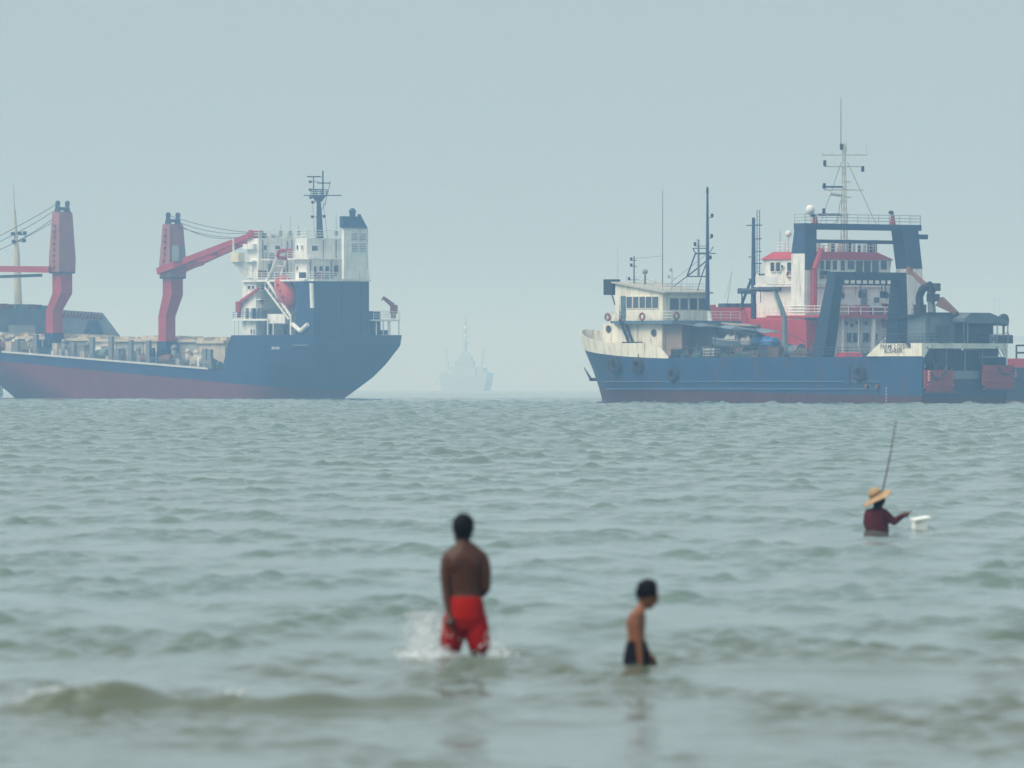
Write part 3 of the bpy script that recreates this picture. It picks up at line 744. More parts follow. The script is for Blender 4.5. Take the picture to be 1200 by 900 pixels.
q = T.u(1176, 384, -1.2); m = MB(); m.tube((q.x-0.2, q.y, q.z+0.9), (q.x+0.2, q.y, q.z+0.9), 0.75, n=14); m.tube((q.x, q.y, zu), (q.x, q.y, q.z+0.5), 0.15); m.box((q.x-0.4, q.y-1.2, zu), (q.x+0.4, q.y+1.2, zu+1.0)); m.build('line_hauler', DARKG, tr)
m = MB()
for k in range(7):
    q = T.u(1158+random.random()*22, 400-random.random()*6, -1.0); m.torus(q, (1,0.2*random.random(),0), 0.45, 0.09, 12, 6)
m.build('rope_coil', GALV, tr)
for x, yt, r in ((1078, 347, 0.85),):
    q = T.v(x, 368, 3); top_ = T.Z(yt, q.x, 3); m = MB(); m.tube((q.x, 3, zu), (q.x, 3, top_-1), r*0.9, n=12)
    m.path([(q.x, 3, top_-1.2), (q.x-0.1, 3, top_), (q.x+0.5, 3, top_+0.9), (q.x+1.8, 3, top_+1.3)], r*0.55, 10); m.build('ventilator_cowl', BLACK, tr)
# small rust-orange crane on the hut roof
OR2 = paint('faded_orange', (0.21, 0.10, 0.065), rust=0.4)
c0 = T.v(1092, 366, 4); c1 = T.v(1090, 341, 4); c2 = T.v(1066, 317, 4)
cr2 = MB().tube(c0, c1, 0.5, 0.4, n=9).build('deck_crane', GREYM, tr)
m = MB().beam(c1+Vector((0.6,0,-0.3)), c2, 0.4, 0.75, w2=0.3, h2=0.4); m.cbox(c2, (0.6,0.5,0.9)); m.build('boom', OR2, cr2)
m = MB().cbox(c1+Vector((0.7,0.1,0.45)), (1.0,0.9,0.9)); m.cbox(c1+Vector((0.4,0.1,-0.8)), (1.1,1.1,0.9)); m.build('winch_housing', DARKG, cr2)
a, b = T.v(1101, 353, 4.5), T.v(1121, 367, 5.5)
m = MB().beam(a, b, 1.3, 1.2, w2=0.9, h2=0.4); m.build('boom_rest', OR2, tr)

# --- things carried by the trawler, each movable by itself
def on_ship(F, name, loc, rz=0):
    w = F.mat() @ Vector(loc); return empty(name, w, -F.a+rz)
def trawl_door(xa, xb, ya_, yb_, lab):
    u = 0.75; a, b = T.u(xa, ya_, u), T.u(xb, yb_, u); cy, cz = (a.y+b.y)/2, (a.z+b.z)/2; w, h = (b.y-a.y), (a.z-b.z)
    o = on_ship(T, 'trawl_door', (u, cy, cz-h/2)); tag(o, lab, 'trawl door', 'trawl doors hung at the stern')
    DOOR = paint('trawl_door_red', (0.34, 0.045, 0.04), rust=0.35, var=0.3)
    m = MB(); n = 10; rows = []
    for j in (0, 1):
        rows.append([(0.35*math.sin(math.pi*i/n)+0.12*j, -w/2+w*i/n+ (0.15*w if False else 0), 0) for i in range(n+1)])
    for j in range(n):
        y0, y1 = -w/2+w*j/n, -w/2+w*(j+1)/n; x0, x1 = 0.3*math.sin(math.pi*j/n), 0.3*math.sin(math.pi*(j+1)/n)
        cut = 0.16*h if j == 0 else 0.0
        m.add([(x0,y0,cut),(x1,y1,0),(x1,y1,h),(x0,y0,h),(x0+0.14,y0,cut),(x1+0.14,y1,0),(x1+0.14,y1,h),(x0+0.14,y0,h)],
              [(0,1,2,3),(7,6,5,4),(0,4,5,1),(3,2,6,7)]+([(0,3,7,4)] if j == 0 else [])+([(1,5,6,2)] if j == n-1 else []))
    m.build('plate', DOOR, o)
    for f in (0.3, 0.68): MB().box((0.32, -w*0.46, h*f-0.1), (0.58, w*0.46, h*f+0.1)).build('stiffener', DOOR, o)
    MB().box((0.3, -w/2-0.05, -0.22), (0.62, w/2+0.05, 0.02)).build('shoe', RUSTY, o)
    m = MB(); y_s = -w*0.12 if xa < 1130 else w*0.2
    pts = [Vector((0.62, y_s-0.9*w*0.3, h*0.92)), Vector((0.66, y_s-0.15*w, h*0.62)), Vector((0.66, y_s+0.1*w, h*0.6)), Vector((0.62, y_s+0.28*w, h*0.95))]
    for p, q in zip(pts[:-1], pts[1:]):
        for k in range(5): m.torus(p.lerp(q, (k+0.5)/5), (0.3, (k % 2), 1-(k % 2)), 0.16, 0.05, 8, 5)
    m.build('chain', WIRE, o)
    m = MB().tube((0.5, y_s, h*0.9), (-0.6, y_s-0.6, zu-0.4-(cz-h/2)), 0.05); m.build('wire', WIRE, o)
    for k in range(4): MB().ball((0.55, -w*0.43 if xa < 1130 else w*0.47, h*(0.9-0.13*k)), 0.17, 8, 6).build('float', paint('float_pink', (0.6,0.25,0.2)), o, True)
trawl_door(1082.5, 1116, 433.5, 458.5, 'rust red trawl door hanging low on the trawler stern beside its blue side')
trawl_door(1150.5, 1187, 428, 454.5, 'rust red trawl door hanging higher at the far corner of the trawler stern')
def hull_v(u, z):
    best = min((p for row in TH for p in row), key=lambda p: (p[0]-u)**2+(p[2]-z)**2); return CY-best[1]
for x, y, r, lab in ((720, 427.5, 1.15, 'largest black tyre fender, nearest the bow of the blue trawler'), (747, 428.5, 0.95, 'second black tyre fender from the bow on the blue trawler hull'),
                     (788.5, 439, 0.95, 'black tyre fender hanging lower, third from the trawler bow'), (1007.5, 438, 0.95, 'black tyre fender on the trawler hull below the gantry, near the stern')):
    v = 0.0
    for _ in range(6):
        p = T.v(x, y, v); v = hull_v(p.x, p.z)-0.25
    p = T.v(x, y, v); o = on_ship(T, 'tyre_fender', (p.x, p.y, p.z-r)); tag(o, lab, 'tyre', 'tyre fenders on the trawler')
    MB().torus((0,0,r), (0,1,0), r*0.68, r*0.32, 22, 10).build('tyre', RUBBER, o, True)
    MB().path([(0,0,2*r-0.2), (0,0.25,2*r+0.8), (0.05,0.45,max(2*r+1.2, 5.3-p.z+r))], 0.05).build('rope', WIRE, o)
# work boat lying on deck
c = T.v(853, 405, 2.2); o = on_ship(T, 'work_boat', (c.x, c.y, 5.52)); tag(o, 'small grey work boat stowed on the trawler deck under tarpaulins', 'boat')
m = MB(); rings = []
for i in range(11):
    f = i/10; u = -2.6+5.4*f; hb = 0.95*min(1, 0.12+1.4*f) if f < 0.6 else 0.95; zs = 2.0+0.35*(1-f)**2
    rings.append([(u, -hb, zs), (u, -hb*0.85, zs-0.75), (u, 0, zs-1.15), (u, hb*0.85, zs-0.75), (u, hb, zs), (u, hb*0.86, zs-0.04), (u, 0, zs-0.5), (u, -hb*0.86, zs-0.04)])
m.loft(rings); m.build('boat_hull', paint('boat_grey', (0.10,0.14,0.17), var=0.25), o)
m = MB(); 
for s in (-1, 1): m.path([Vector(r[0 if s < 0 else 4]) for r in rings], 0.08)
m.build('gunwale', paint('gunwale_grey', (0.35,0.36,0.36)), o)
for u in (-1.3, 1.5): MB().box((u-0.15, -0.8, 0), (u+0.15, 0.8, 1.1)).build('cradle', DARKG, o)
def tarp(x, y, v, sx, sy, sz, mat, lab, zbase=5.5):
    c = T.v(x, y, v); o = on_ship(T, 'tarpaulin', (c.x, c.y, c.z-sz)); m = MB(); n = 14; mm = 8; vs = []
    ph = random.uniform(0, 6)
    for j in range(mm+1):
        for i in range(n+1):
            a_, b_ = i/n*2-1, j/mm*2-1; hgt = sz*2*max(0, (1-abs(a_)**2.6))**0.6*max(0, (1-abs(b_)**2.6))**0.6*(0.75+0.25*math.sin(5*a_+ph)+0.15*math.sin(9*b_+2*ph+4*a_))
            vs.append((a_*sx, b_*sy, hgt))
    m.add(vs, [(j*(n+1)+i, j*(n+1)+i+1, (j+1)*(n+1)+i+1, (j+1)*(n+1)+i) for j in range(mm) for i in range(n)])
    b2_ = len(m.v); m.box((-sx*0.9, -sy*0.9, -0.6), (sx*0.9, sy*0.9, 0.02))
    k = m.build('cover', mat, o, True); tag(o, lab, 'tarpaulin', 'tarpaulins on the trawler deck'); return o
tarp(861, 393, 2.4, 1.1, 0.9, 0.42, paint('tarp_white', (0.42,0.43,0.42)), 'white bundle lying on top of the small work boat')
tarp(888, 394.5, 2.6, 1.4, 0.9, 0.36, paint('tarp_blue', (0.035,0.12,0.27), var=0.3), 'larger blue tarpaulin heaped aft of the small work boat')
tarp(902, 397, 2.6, 1.2, 0.9, 0.38, MATS['tarp_blue'], 'smaller blue tarpaulin heaped next to the grey deck crane')
tarp(877, 396, 2.0, 0.9, 0.7, 0.40, paint('tarp_grey', (0.22,0.23,0.23)), 'pale grey bundle between the work boat and the blue tarpaulin')
c = T.v(834, 417, 1.4); o = on_ship(T, 'cage_pallet', (c.x, c.y, 5.53)); tag(o, 'white caged container standing on the trawler deck by the rail', 'container')
MB().box((-1.0,-0.5,0.15), (1.0,0.5,1.1)).build('tank', paint('tank_white', (0.68,0.68,0.64)), o)
m = MB()
for z in (0.1, 0.45, 0.8, 1.2):
    m.path([(-1.08,-0.58,z),(1.08,-0.58,z),(1.08,0.58,z),(-1.08,0.58,z),(-1.08,-0.58,z)], 0.03)
for i in range(6): m.tube((-1.08+2.16*i/5,-0.58,0), (-1.08+2.16*i/5,-0.58,1.2), 0.03); m.tube((-1.08+2.16*i/5,0.58,0), (-1.08+2.16*i/5,0.58,1.2), 0.03)
m.build('cage', DARKG, o)

# rigging of the trawler
for (a, b) in (((829, 297), (772, 342)), ((743, 303), (776, 300))):
    p_, q_ = T.v(a[0], a[1], CY+1), T.v(b[0], b[1], CY+0.5); MB().tube(p_, q_, 0.022, n=4, caps=False).build('stay_wire', WIRE, tr)
# nets heaped on the waist and hung on the rail
rngn = random.Random(21)
for k in range(9):
    x = 800+17*k+rngn.uniform(-4, 4); v = rngn.uniform(1.2, 3.2); p_ = T.v(x, 416, v); m = MB(); w_, h_ = rngn.uniform(0.9, 1.8), rngn.uniform(0.6, 1.3); n_ = 12; vs_ = []
    for j in range(n_+1):
        for i in range(n_+1):
            a_, b_ = i/n_*2-1, j/n_*2-1; vs_.append((p_.x+a_*w_, v+b_*0.9, 5.5+h_*max(0, 1-a_*a_)**0.7*max(0, 1-b_*b_)**0.7*(0.8+0.35*rngn.random())))
    m.add(vs_, [(j*(n_+1)+i, j*(n_+1)+i+1, (j+1)*(n_+1)+i+1, (j+1)*(n_+1)+i) for j in range(n_) for i in range(n_)])
    m.build('net_heap', [paint('net_dark', (0.03,0.05,0.06), var=0.4, scale=4, bump=0.6), paint('net_green', (0.04,0.08,0.075), var=0.4, scale=4, bump=0.6), paint('net_brown', (0.09,0.06,0.045), var=0.4, scale=4, bump=0.6)][k % 3], tr)
# ------------------------------------------------------------------ red and white supply ship beyond the trawler
REDC = paint('deck_gear_red', (0.30,0.03,0.05), var=0.3)
S = Frame(938, 1062, 50)
sh = tag(S.root('supply_ship'), 'red and white supply ship with tall white mast, anchored behind the blue trawler', 'ship')
SB = 18.6; SC = SB/2; S0 = S.U(862, SC); S1 = S.U(843, SC)
def s_zd(u): return 10.3+0.5*max(0, (-u-12)/14)**2 if u < 1 else 4.6
REDH = hull_paint('supply_hull', (0.44, 0.032, 0.038), (0.02, 0.035, 0.06), 6.2, 0, rust=0.35, wob=0.05)
NAVH = hull_paint('supply_hull_aft', (0.02, 0.032, 0.055), (0.10, 0.03, 0.03), 0.4, 0, rust=0.3)
def s_shape(s, t):
    s0 = 0.12+0.2*t
    if s < s0: return 1.0
    q = (s-s0)/(1-s0); return max(0.0, 1-q**2.2)**0.8
SH = hull_points(lambda t: S0+(S1-S0)*t, lambda t: 1.0, lambda t: SC*(0.93+0.07*t), lambda u: 10.3+0.5*max(0, (-u-12)/14)**2, s_shape, ns=36)
hull_mesh(SH, SC).build('forecastle_hull', REDH, sh, True, 35)
MB().box((1.02, 0.35, -1.5), (41, SB-0.35, 4.3)).build('aft_hull', NAVH, sh)
for v in (0.3, SB-0.75):
    MB().box((1.02, v, 4.3), (41, v+0.42, 5.4)).build('aft_bulwark', paint('bulwark_red', (0.30,0.03,0.035), rust=0.4), sh)
m = MB(); m.rail([(41, 0.6, 4.3), (41, SB-0.6, 4.3)], 2.6, 2.2, 0.09, 2); m.rail([(20, SB-0.6, 5.3), (40.8, SB-0.6, 5.3)], 1.8, 2.0, 0.12, 2); m.build('crash_rail', BLACK, sh)
for k in range(9): MB().cbox((random.uniform(28, 40), random.uniform(12, 17), 5.6+random.random()), (random.uniform(0.8, 2), random.uniform(0.6, 1.4), random.uniform(0.6, 1.6))).build('deck_cargo', random.choice([BLACK, WHITE, DARKG]), sh)
# raised bow bulwark
rows = [r for r in SH[-1] if r[0] < S.U(886, 1.0)]; vs_ = []; nn = len(rows)
for i, (u, h, z) in enumerate(rows):
    for side in (-1, 1): vs_ += [(u, SC+side*(h+0.02), z-0.2), (u-0.5, SC+side*(h+0.35), z+1.65), (u-0.5, SC+side*max(0, h+0.2), z+1.65), (u, SC+side*max(0, h-0.1), z-0.1)]
m = MB(); m.add(vs_, [(8*i+o_+a, 8*i+o_+b, 8*i+8+o_+b, 8*i+8+o_+a) for i in range(nn-1) for o_ in (0, 4) for a, b in ((0,1),(1,2),(2,3),(3,0))]+[(0,1,2,3),(4,5,6,7)])
m.build('bow_bulwark', RED, sh)
# superstructure, stepped: lower house, middle house, bridge
def sblock(name, xl, xc, xr, yt, yb, v, mat):
    u1 = S.U(xc, v); u0 = S.U(xl, v); v1 = S.V(xr, u1); z1, z0 = S.Z(yt, u1, v), S.Z(yb, u1, v)
    MB().box((u0, v, z0), (u1, v1, z1)).build(name, mat, sh); return u0, u1, v, v1, z0, z1
SW = paint('supply_white', (0.82,0.81,0.77), rust=0.42)
A_ = sblock('lower_house_wall', 930, 962, 1062, 371, 425, 2.4, SW)
dk = S.Z(370, A_[1], 2.4)
MB().box((A_[0]-3, 0.5, dk-0.22), (A_[1]+2.2, SB-0.8, dk+0.05)).build('boat_deck', RED, sh)
MB().box((A_[1]+2.21, 1.2, dk-0.3), (A_[1]+2.34, SB-1.0, dk+0.14)).build('deck_edge', RED, sh)
B_ = sblock('middle_house_wall', 894, 948, 1052, 333.5, 369.4, 2.6, SW)
T_ = sblock('stair_tower', 886.5, 903, 912, 321, 372, 3.2, SW)
bu0, bu1, bv = S.U(898, 3.0), S.U(943, 3.0), 3.0; bv1 = S.V(1041, bu1); bz0, bz1 = S.Z(333, bu1, bv), S.Z(303.5, bu1, bv)
fl = 0.55
m = MB().loft([[(bu0,bv,bz0),(bu1,bv,bz0),(bu1,bv1,bz0),(bu0,bv1,bz0)], [(bu0-fl,bv-fl*0.3,bz1),(bu1+0.02,bv-fl*0.3,bz1),(bu1+0.02,bv1+fl,bz1),(bu0-fl,bv1+fl,bz1)]]); m.build('bridge_wall', SW, sh)
m = MB().loft([[(bu0-fl-0.2,bv-0.4,bz1+0.01),(bu1+0.3,bv-0.4,bz1+0.01),(bu1+0.3,bv1+fl+0.2,bz1+0.01),(bu0-fl-0.2,bv1+fl+0.2,bz1+0.01)],
               [(bu0+0.8,bv+0.4,bz1+0.95),(bu1-0.3,bv+0.4,bz1+0.95),(bu1-0.3,bv1-1.6,bz1+0.95),(bu0+0.8,bv1-1.6,bz1+0.95)]]); m.build('bridge_roof', RED, sh)
for x0, x1 in ((903.3,908),(910,914.8),(923,928)): port_window(S, sh, x0, x1, 307.5, 318, bv-0.2, DARKGLASS, SW)
p = S.v(918, 312.5, bv-0.05); porthole(sh, (p.x, bv-0.2, p.z), (0,-1,0), 0.25, DARKGLASS, SW)
for x0, x1, y1 in ((960,965.4,316),(967.2,973,316),(975.2,980.6,316),(984.5,989.6,317),(993,1001,316),(1002.6,1010.6,323.5),(1012,1020,323.5),(1021.4,1029.2,323.5),(1031.4,1038.6,316)):
    aft_window(S, sh, x0, x1, 305.2, y1, bu1+0.05, DARKGLASS, SW)
MB().box((bu1+0.02, S.V(961, bu1), S.Z(326, bu1, 5)), (bu1+0.6, S.V(969, bu1), S.Z(317.5, bu1, 5))).build('air_vent', BLACK, sh)
# balcony below the bridge
bz = S.Z(334, bu1, 5)
MB().box((bu0-1, bv-1.2, bz-0.2), (bu1+1.9, bv1+0.8, bz+0.003)).build('bridge_deck', SW, sh)
m = MB().rail([(bu0-0.8, bv-1.1, bz), (bu1+1.8, bv-1.1, bz), (bu1+1.8, bv1+0.7, bz)], 1.1, 1.5, 0.035); m.build('railing', WHITE, sh)
MB().box((bu0-0.5, bv-1.18, bz+0.1), (bu0+3.5, bv-1.14, bz+1.05)).build('weather_cloth', paint('cloth_white', (0.7,0.7,0.68)), sh)
p = S.v(925, 322, bv-0.2); life_ring(sh, (p.x, bv-0.2, p.z), (0,-1,0), RINGRED, GREYM, 0.42)
a, b = S.v(898.6, 325, 3.15), S.v(904, 334, 3.15); MB().box((a.x, 3.1, b.z), (b.x, 3.4, a.z)).build('window', DARKGLASS, sh)
a = S.v(888.5, 323.4, 3.1); 
for k, w in enumerate((1.0, 0.8, 0.9, 1.1)):
    q = S.v(888.8+2.4*k, 323.5, 3.15); q2 = S.v(888.8+2.4*k+1.7, 320.7, 3.15); MB().box((q.x, 3.12, q.z+0.1), (q2.x, 3.3, q2.z)).build('name_letter', DARKG, sh)
# middle house aft face: door, portholes, hatch
u = B_[1]
for x, y in ((987, 346.5), (1039, 346)):
    p = S.u(x, y, u); porthole(sh, (u, p.y, p.z), (1,0,0), 0.33, DARKGLASS, GREYM)
a, b = S.u(1008.5, 339, u), S.u(1016, 366, u); d_ = MB().box((u, a.y, b.z), (u+0.1, b.y, a.z)).build('door', GREYM, sh)
a, b = S.u(1010.5, 343, u), S.u(1014, 348, u); MB().box((u+0.05, a.y, b.z), (u+0.16, b.y, a.z)).build('window', DARKGLASS, d_)
aft_window(S, sh, 1024.5, 1029.5, 349, 354, u, GLASS, GREYM)
m = MB().rail([(A_[1]+2.2, 0.9, dk), (A_[1]+2.2, SB-1.2, dk)], 1.1, 2.1, 0.06, 2); m.rail([(S.U(890, 0.8), 0.8, dk+0.1), (A_[1]+2.2, 0.9, dk+0.1)], 1.1, 1.6, 0.05, 3); m.build('railing', WHITE, sh)
for x0, x1, y0, mt in ((992,1003,358,REDC),(1004,1016,357.5,REDC),(1019,1036,360,paint('gear_plum', (0.13,0.035,0.06))),(980,990,357,paint('gear_olive', (0.28,0.24,0.12)))):
    u = B_[1]+1.2; a, b = S.u(x0, y0, u), S.u(x1, 369, u); m = MB().box((u-0.5, a.y, dk+0.06), (u+0.5, b.y, a.z-0.15)); m.box((u-0.55, a.y-0.05, a.z-0.15), (u+0.55, b.y+0.05, a.z)); m.build('deck_locker', mt, sh)
# rescue boat in a davit on the starboard side of that deck
u = B_[1]+1.6; p = S.u(1045, 359, u); o = on_ship(S, 'rescue_boat', (p.x, p.y, dk+0.05)); tag(o, 'small dark red rescue boat in its cradle on the supply ship deck', 'boat')
m = MB(); rings = []
for i in range(9):
    f = i/8; y = -1.5+3.2*f; hb = 0.75*min(1, 0.2+1.5*f); zs = 1.0+0.45*(1-f)**2
    rings.append([(-hb, y, zs), (-hb*0.8, y, zs-0.5), (0, y, zs-0.75), (hb*0.8, y, zs-0.5), (hb, y, zs), (0, y, zs-0.25)])
m.loft(rings); m.build('boat_hull', REDC, o)
m = MB()
for s in (0, 4): m.path([Vector(r[s]) for r in rings], 0.17, 8)
m.build('tube', paint('boat_tube', (0.10,0.03,0.04)), o, True)
MB().box((-0.3, 0.1, 0.6), (0.3, 0.7, 1.75)).build('console', BLACK, o)
for y in (-0.7, 1.0): MB().box((-0.6, y-0.12, 0), (0.6, y+0.12, 0.6)).build('cradle', DARKG, o)
# lower house aft face: pillars, white framed windows, red raft
u = A_[1]
for x, w in ((987.5, 0.12), (1023, 0.32), (1043, 0.26), (1006, 0.1)):
    p = S.u(x, 390, u+1.9); MB().tube((u+1.9, p.y, 5), (u+1.9, p.y, dk-0.23), w, n=8).build('pillar', SW, sh)
for x0, x1 in ((992,997.5),(999,1006),(1011,1017.5),(1019,1028)): aft_window(S, sh, x0, x1, 390, 401, u, DARKGLASS, SW)
for x, y in ((992,379),(998,381),(1004,378),(1015,379)):
    p = S.u(x, y, u); porthole(sh, (u, p.y, p.z), (1,0,0), 0.22, DARKGLASS, GREYM)
q = S.u(1037, 379, u); MB().box((u, q.y-0.5, q.z-0.5), (u+0.15, q.y+0.5, q.z+0.5)).build('notice_board', RED, sh)
a, b = S.u(1026, 402, u+1.5), S.u(1040, 390, u+1.5); m = MB()
for dv in (0, 0.9): m.beam(a+Vector((dv,0,0)), b+Vector((dv,0,0)), 0.12, 0.3)
m.build('stair_stringer', SW, sh)
for k in range(8): c = a.lerp(b, (k+0.5)/8)+Vector((0.45,0,0)); MB().cbox(c, (0.85,0.3,0.05)).build('stair_tread', GALV, sh)
for x0, x1 in ((984, 1006), (1010, 1024)):
    u2 = A_[1]+5; a, b = S.u(x0, 398, u2), S.u(x1, 408, u2); m = MB()
    m.tube((u2, a.y, 4.3+1.0), (u2, b.y, 4.3+1.0), 1.0, n=12); m.box((u2-0.9, a.y, 4.3), (u2+0.9, b.y, 4.9)); m.build('towing_winch', RED if x0 < 1000 else DARKG, sh)
# gantry of the supply ship (white legs, navy top)
GU0 = S.U(943, 1.0); gz = S.Z(268.5, GU0, 1.0)
def sleg(v, sgn):
    w1, w2 = 2.5, 2.05
    zc = S.Z(297, GU0, 1.0); m = MB()
    v0 = v
    lo = [(GU0-2.5, v0-1.15, 4.3), (GU0, v0-1.15, 4.3), (GU0, v0+1.15, 4.3), (GU0-2.5, v0+1.15, 4.3)]
    mi = [(GU0-2.5, v0-1.0, zc), (GU0, v0-1.0, zc), (GU0, v0+1.0, zc), (GU0-2.5, v0+1.0, zc)]
    hi = [(GU0-2.05, v0-0.9, gz), (GU0, v0-0.9, gz), (GU0, v0+1.0, gz), (GU0-2.05, v0+1.0, gz)]
    MB().loft([lo, mi]).build('gantry_leg', SW, sh); 
    hi0 = [(x, y, zc+0.003) for x, y, z in mi]
    MB().loft([hi0, hi]).build('gantry_leg_top', NAVY, sh)
    # navy gusset running down the aft face
    zg = S.Z(316, GU0, 1.0)
    MB().box((GU0+0.004, v0-0.95, zg), (GU0+0.05, v0+0.95, zc+0.6)).build('gusset', NAVY, sh)
sleg(2.0, 1)
SV2 = S.V(1070, GU0)
def sleg2(v):
    zc = S.Z(315, GU0, v); lo = [(GU0-2.2, v-0.9, 4.3), (GU0, v-1.1, 4.3), (GU0, v+1.7, 4.3), (GU0-2.2, v+1.7, 4.3)]
    mi = [(GU0-2.2, v-0.9, zc), (GU0, v-0.9, zc), (GU0, v+1.6, zc), (GU0-2.2, v+1.6, zc)]; hi = [(GU0-2.0, v-1.9, gz), (GU0, v-1.9, gz), (GU0, v+0.9, gz), (GU0-2.0, v+0.9, gz)]
    MB().loft([lo, mi]).build('gantry_leg', SW, sh); MB().loft([[(x, y, z+0.003) for x, y, z in mi], hi]).build('gantry_leg_top', NAVY, sh)
sleg2(SV2)
MB().box((GU0-2.1, 1.05, gz+0.004), (GU0+0.05, SV2+1.4, gz+0.75)).build('gantry_beam', NAVY, sh)
z = S.Z(283, GU0, 6); MB().box((GU0-1.4, 3.1, z-0.2), (GU0-0.9, SV2+1.0, z+0.25)).build('gantry_lower_beam', NAVY, sh)
MB().cbox((GU0, SV2+1.5, S.Z(277.5, GU0, SV2)), (0.8,1.4,0.6)).build('sheave_bracket', NAVY, sh)
m = MB().rail([(GU0-2.0, 1.1, gz+0.75), (GU0-0.05, 1.1, gz+0.75), (GU0-0.05, SV2+1.3, gz+0.75), (GU0-2.0, SV2+1.3, gz+0.75)], 1.15, 1.7, 0.045, 3); m.build('railing', GALV, sh)
m = MB().path([S.u(963, 292, GU0+0.3), S.u(954, 316, GU0+0.3), S.u(953.5, 366, GU0+0.3)], 0.42, 8); m.build('strut', RED, sh)
def pedestal(x, yt, name='searchlight'):
    p = S.u(x, 268, GU0-0.6); zt_ = S.Z(yt, p.x, p.y); b = gz+0.75
    m = MB().tube((p.x, p.y, b), (p.x, p.y, b+1.1), 0.42, 0.22, n=9); m.tube((p.x, p.y, b+1.1), (p.x, p.y, zt_), 0.16, n=7); m.build('light_stand', REDC, sh)
    MB().ball((p.x, p.y-0.25, zt_+0.05), 0.26, 10, 6, (1, 1.6, 1)).build(name, BLACK, sh, True)
pedestal(1046, 249.5); pedestal(955, 253)
p = S.u(949.5, 246, GU0-2.5); MB().ball(p, 0.58, 14, 10, (1,1,1.1)).build('satellite_dome', paint('dome_white', (0.75,0.75,0.72)), sh, True); MB().tube(p-Vector((0,0,0.6)), p-Vector((0,0,2.6)), 0.12).build('dome_post', SW, sh)
# white mast on the bridge roof
mu = GU0-3.0
def mp(x, y): return S.u(x, y, mu)
c = mp(989, 268); m = MB()
for du, dv in ((-0.3,-0.3),(0.3,-0.3),(0.3,0.3),(-0.3,0.3)): m.tube((mu+du, c.y+dv, mp(989, 297).z), (mu+du*0.35, c.y+dv*0.35, mp(989, 168).z), 0.09, 0.06, n=6)
zz0, zz1 = mp(989, 297).z, mp(989, 168).z
for k in range(16):
    f0, f1 = k/16, (k+1)/16; w0, w1 = 0.3*(1-0.65*f0), 0.3*(1-0.65*f1); s = 1 if k % 2 else -1
    m.tube((mu+w0, c.y-s*w0, zz0+(zz1-zz0)*f0), (mu+w1, c.y+s*w1, zz0+(zz1-zz0)*f1), 0.045, n=5); m.tube((mu-w0, c.y+s*w0, zz0+(zz1-zz0)*f0), (mu-w1, c.y-s*w1, zz0+(zz1-zz0)*f1), 0.045, n=5)
MASTW = paint('mast_white', (0.62,0.60,0.52), rust=0.2)
m.build('mast', MASTW, sh)
m = MB()
for y, x0, x1 in ((181.5, 963.5, 1016), (195, 966, 1012), (222.5, 966, 1012), (251, 960, 994), (213, 989, 997), (231, 989, 997)): MB().tube(mp(x0, y), mp(x1, y), 0.075, n=6).build('yard', MASTW, sh)
for x, y0, y1 in ((1015.5, 168, 182), (963.5, 177, 182), (1003, 177, 182), (975, 177, 182), (1012, 182, 182.5), (992, 165, 178)): MB().tube(mp(x, y0), mp(x, y1+0.3), 0.05, n=5).build('yard_post', MASTW, sh)
MB().tube(mp(985.5, 114), mp(985.5, 176), 0.035, 0.06).build('whip_antenna', DARKG, sh)
for x, y in ((986, 172), (966.5, 191), (1011, 198), (966, 218), (965.5, 247.5)):
    c = mp(x, y); MB().tube(c-Vector((0,0,0.35)), c+Vector((0,0,0.35)), 0.2, n=8).build('mast_lamp', BLACK, sh)
m = MB().tube(mp(964, 219), mp(987, 219), 0.12); m.build('radar_scanner', NAVY, sh)
m = MB().tube(mp(972, 226), mp(985, 228), 0.3); m.build('radar_scanner', SW, sh); MB().tube(mp(959, 251.5), mp(985, 251.5), 0.16).build('radar_scanner', NAVY, sh)
m = MB()
for a, b in (((993,190),(1030,270)),((986,190),(960,266)),((989,250),(970,268)),((985,235),(980,268))): MB().tube(mp(*a), mp(*b), 0.03, n=4).build('stay_wire', WIRE, sh)
# boxes, lights and domes on the bridge roof behind the gantry
m = MB().rail([(bu1-0.6, S.V(958, bu1), bz1+0.95), (bu1-0.6, S.V(1030, bu1), bz1+0.95)], 1.2, 1.1, 0.04); m.rail([(bu0+1, bv+0.6, bz1+0.95), (bu1-0.6, bv+0.6, bz1+0.95)], 1.2, 1.2, 0.04); m.build('roof_railing', SW, sh)
for k in range(12):
    x = 958+6.1*k; p = S.u(x, 291, bu1-1.4); h = random.uniform(0.6, 1.7); MB().tube((p.x, p.y, bz1+0.9), (p.x, p.y, bz1+0.9+h), random.uniform(0.14, 0.38), n=8).build('roof_vent', random.choice([SW, DARKG, GALV, SW]), sh)
for x, yt in ((914, 270), (924, 276), (920, 283)):
    p = S.v(x, 296, 5); MB().tube((p.x, 5, bz1+0.6), (p.x, 5, S.Z(yt, p.x, 5)), 0.06).build('antenna_post', GALV, sh)
p = S.v(924, 274, 5); MB().ball(p, 0.42, 10, 8).build('satellite_dome', MATS['dome_white'], sh, True)
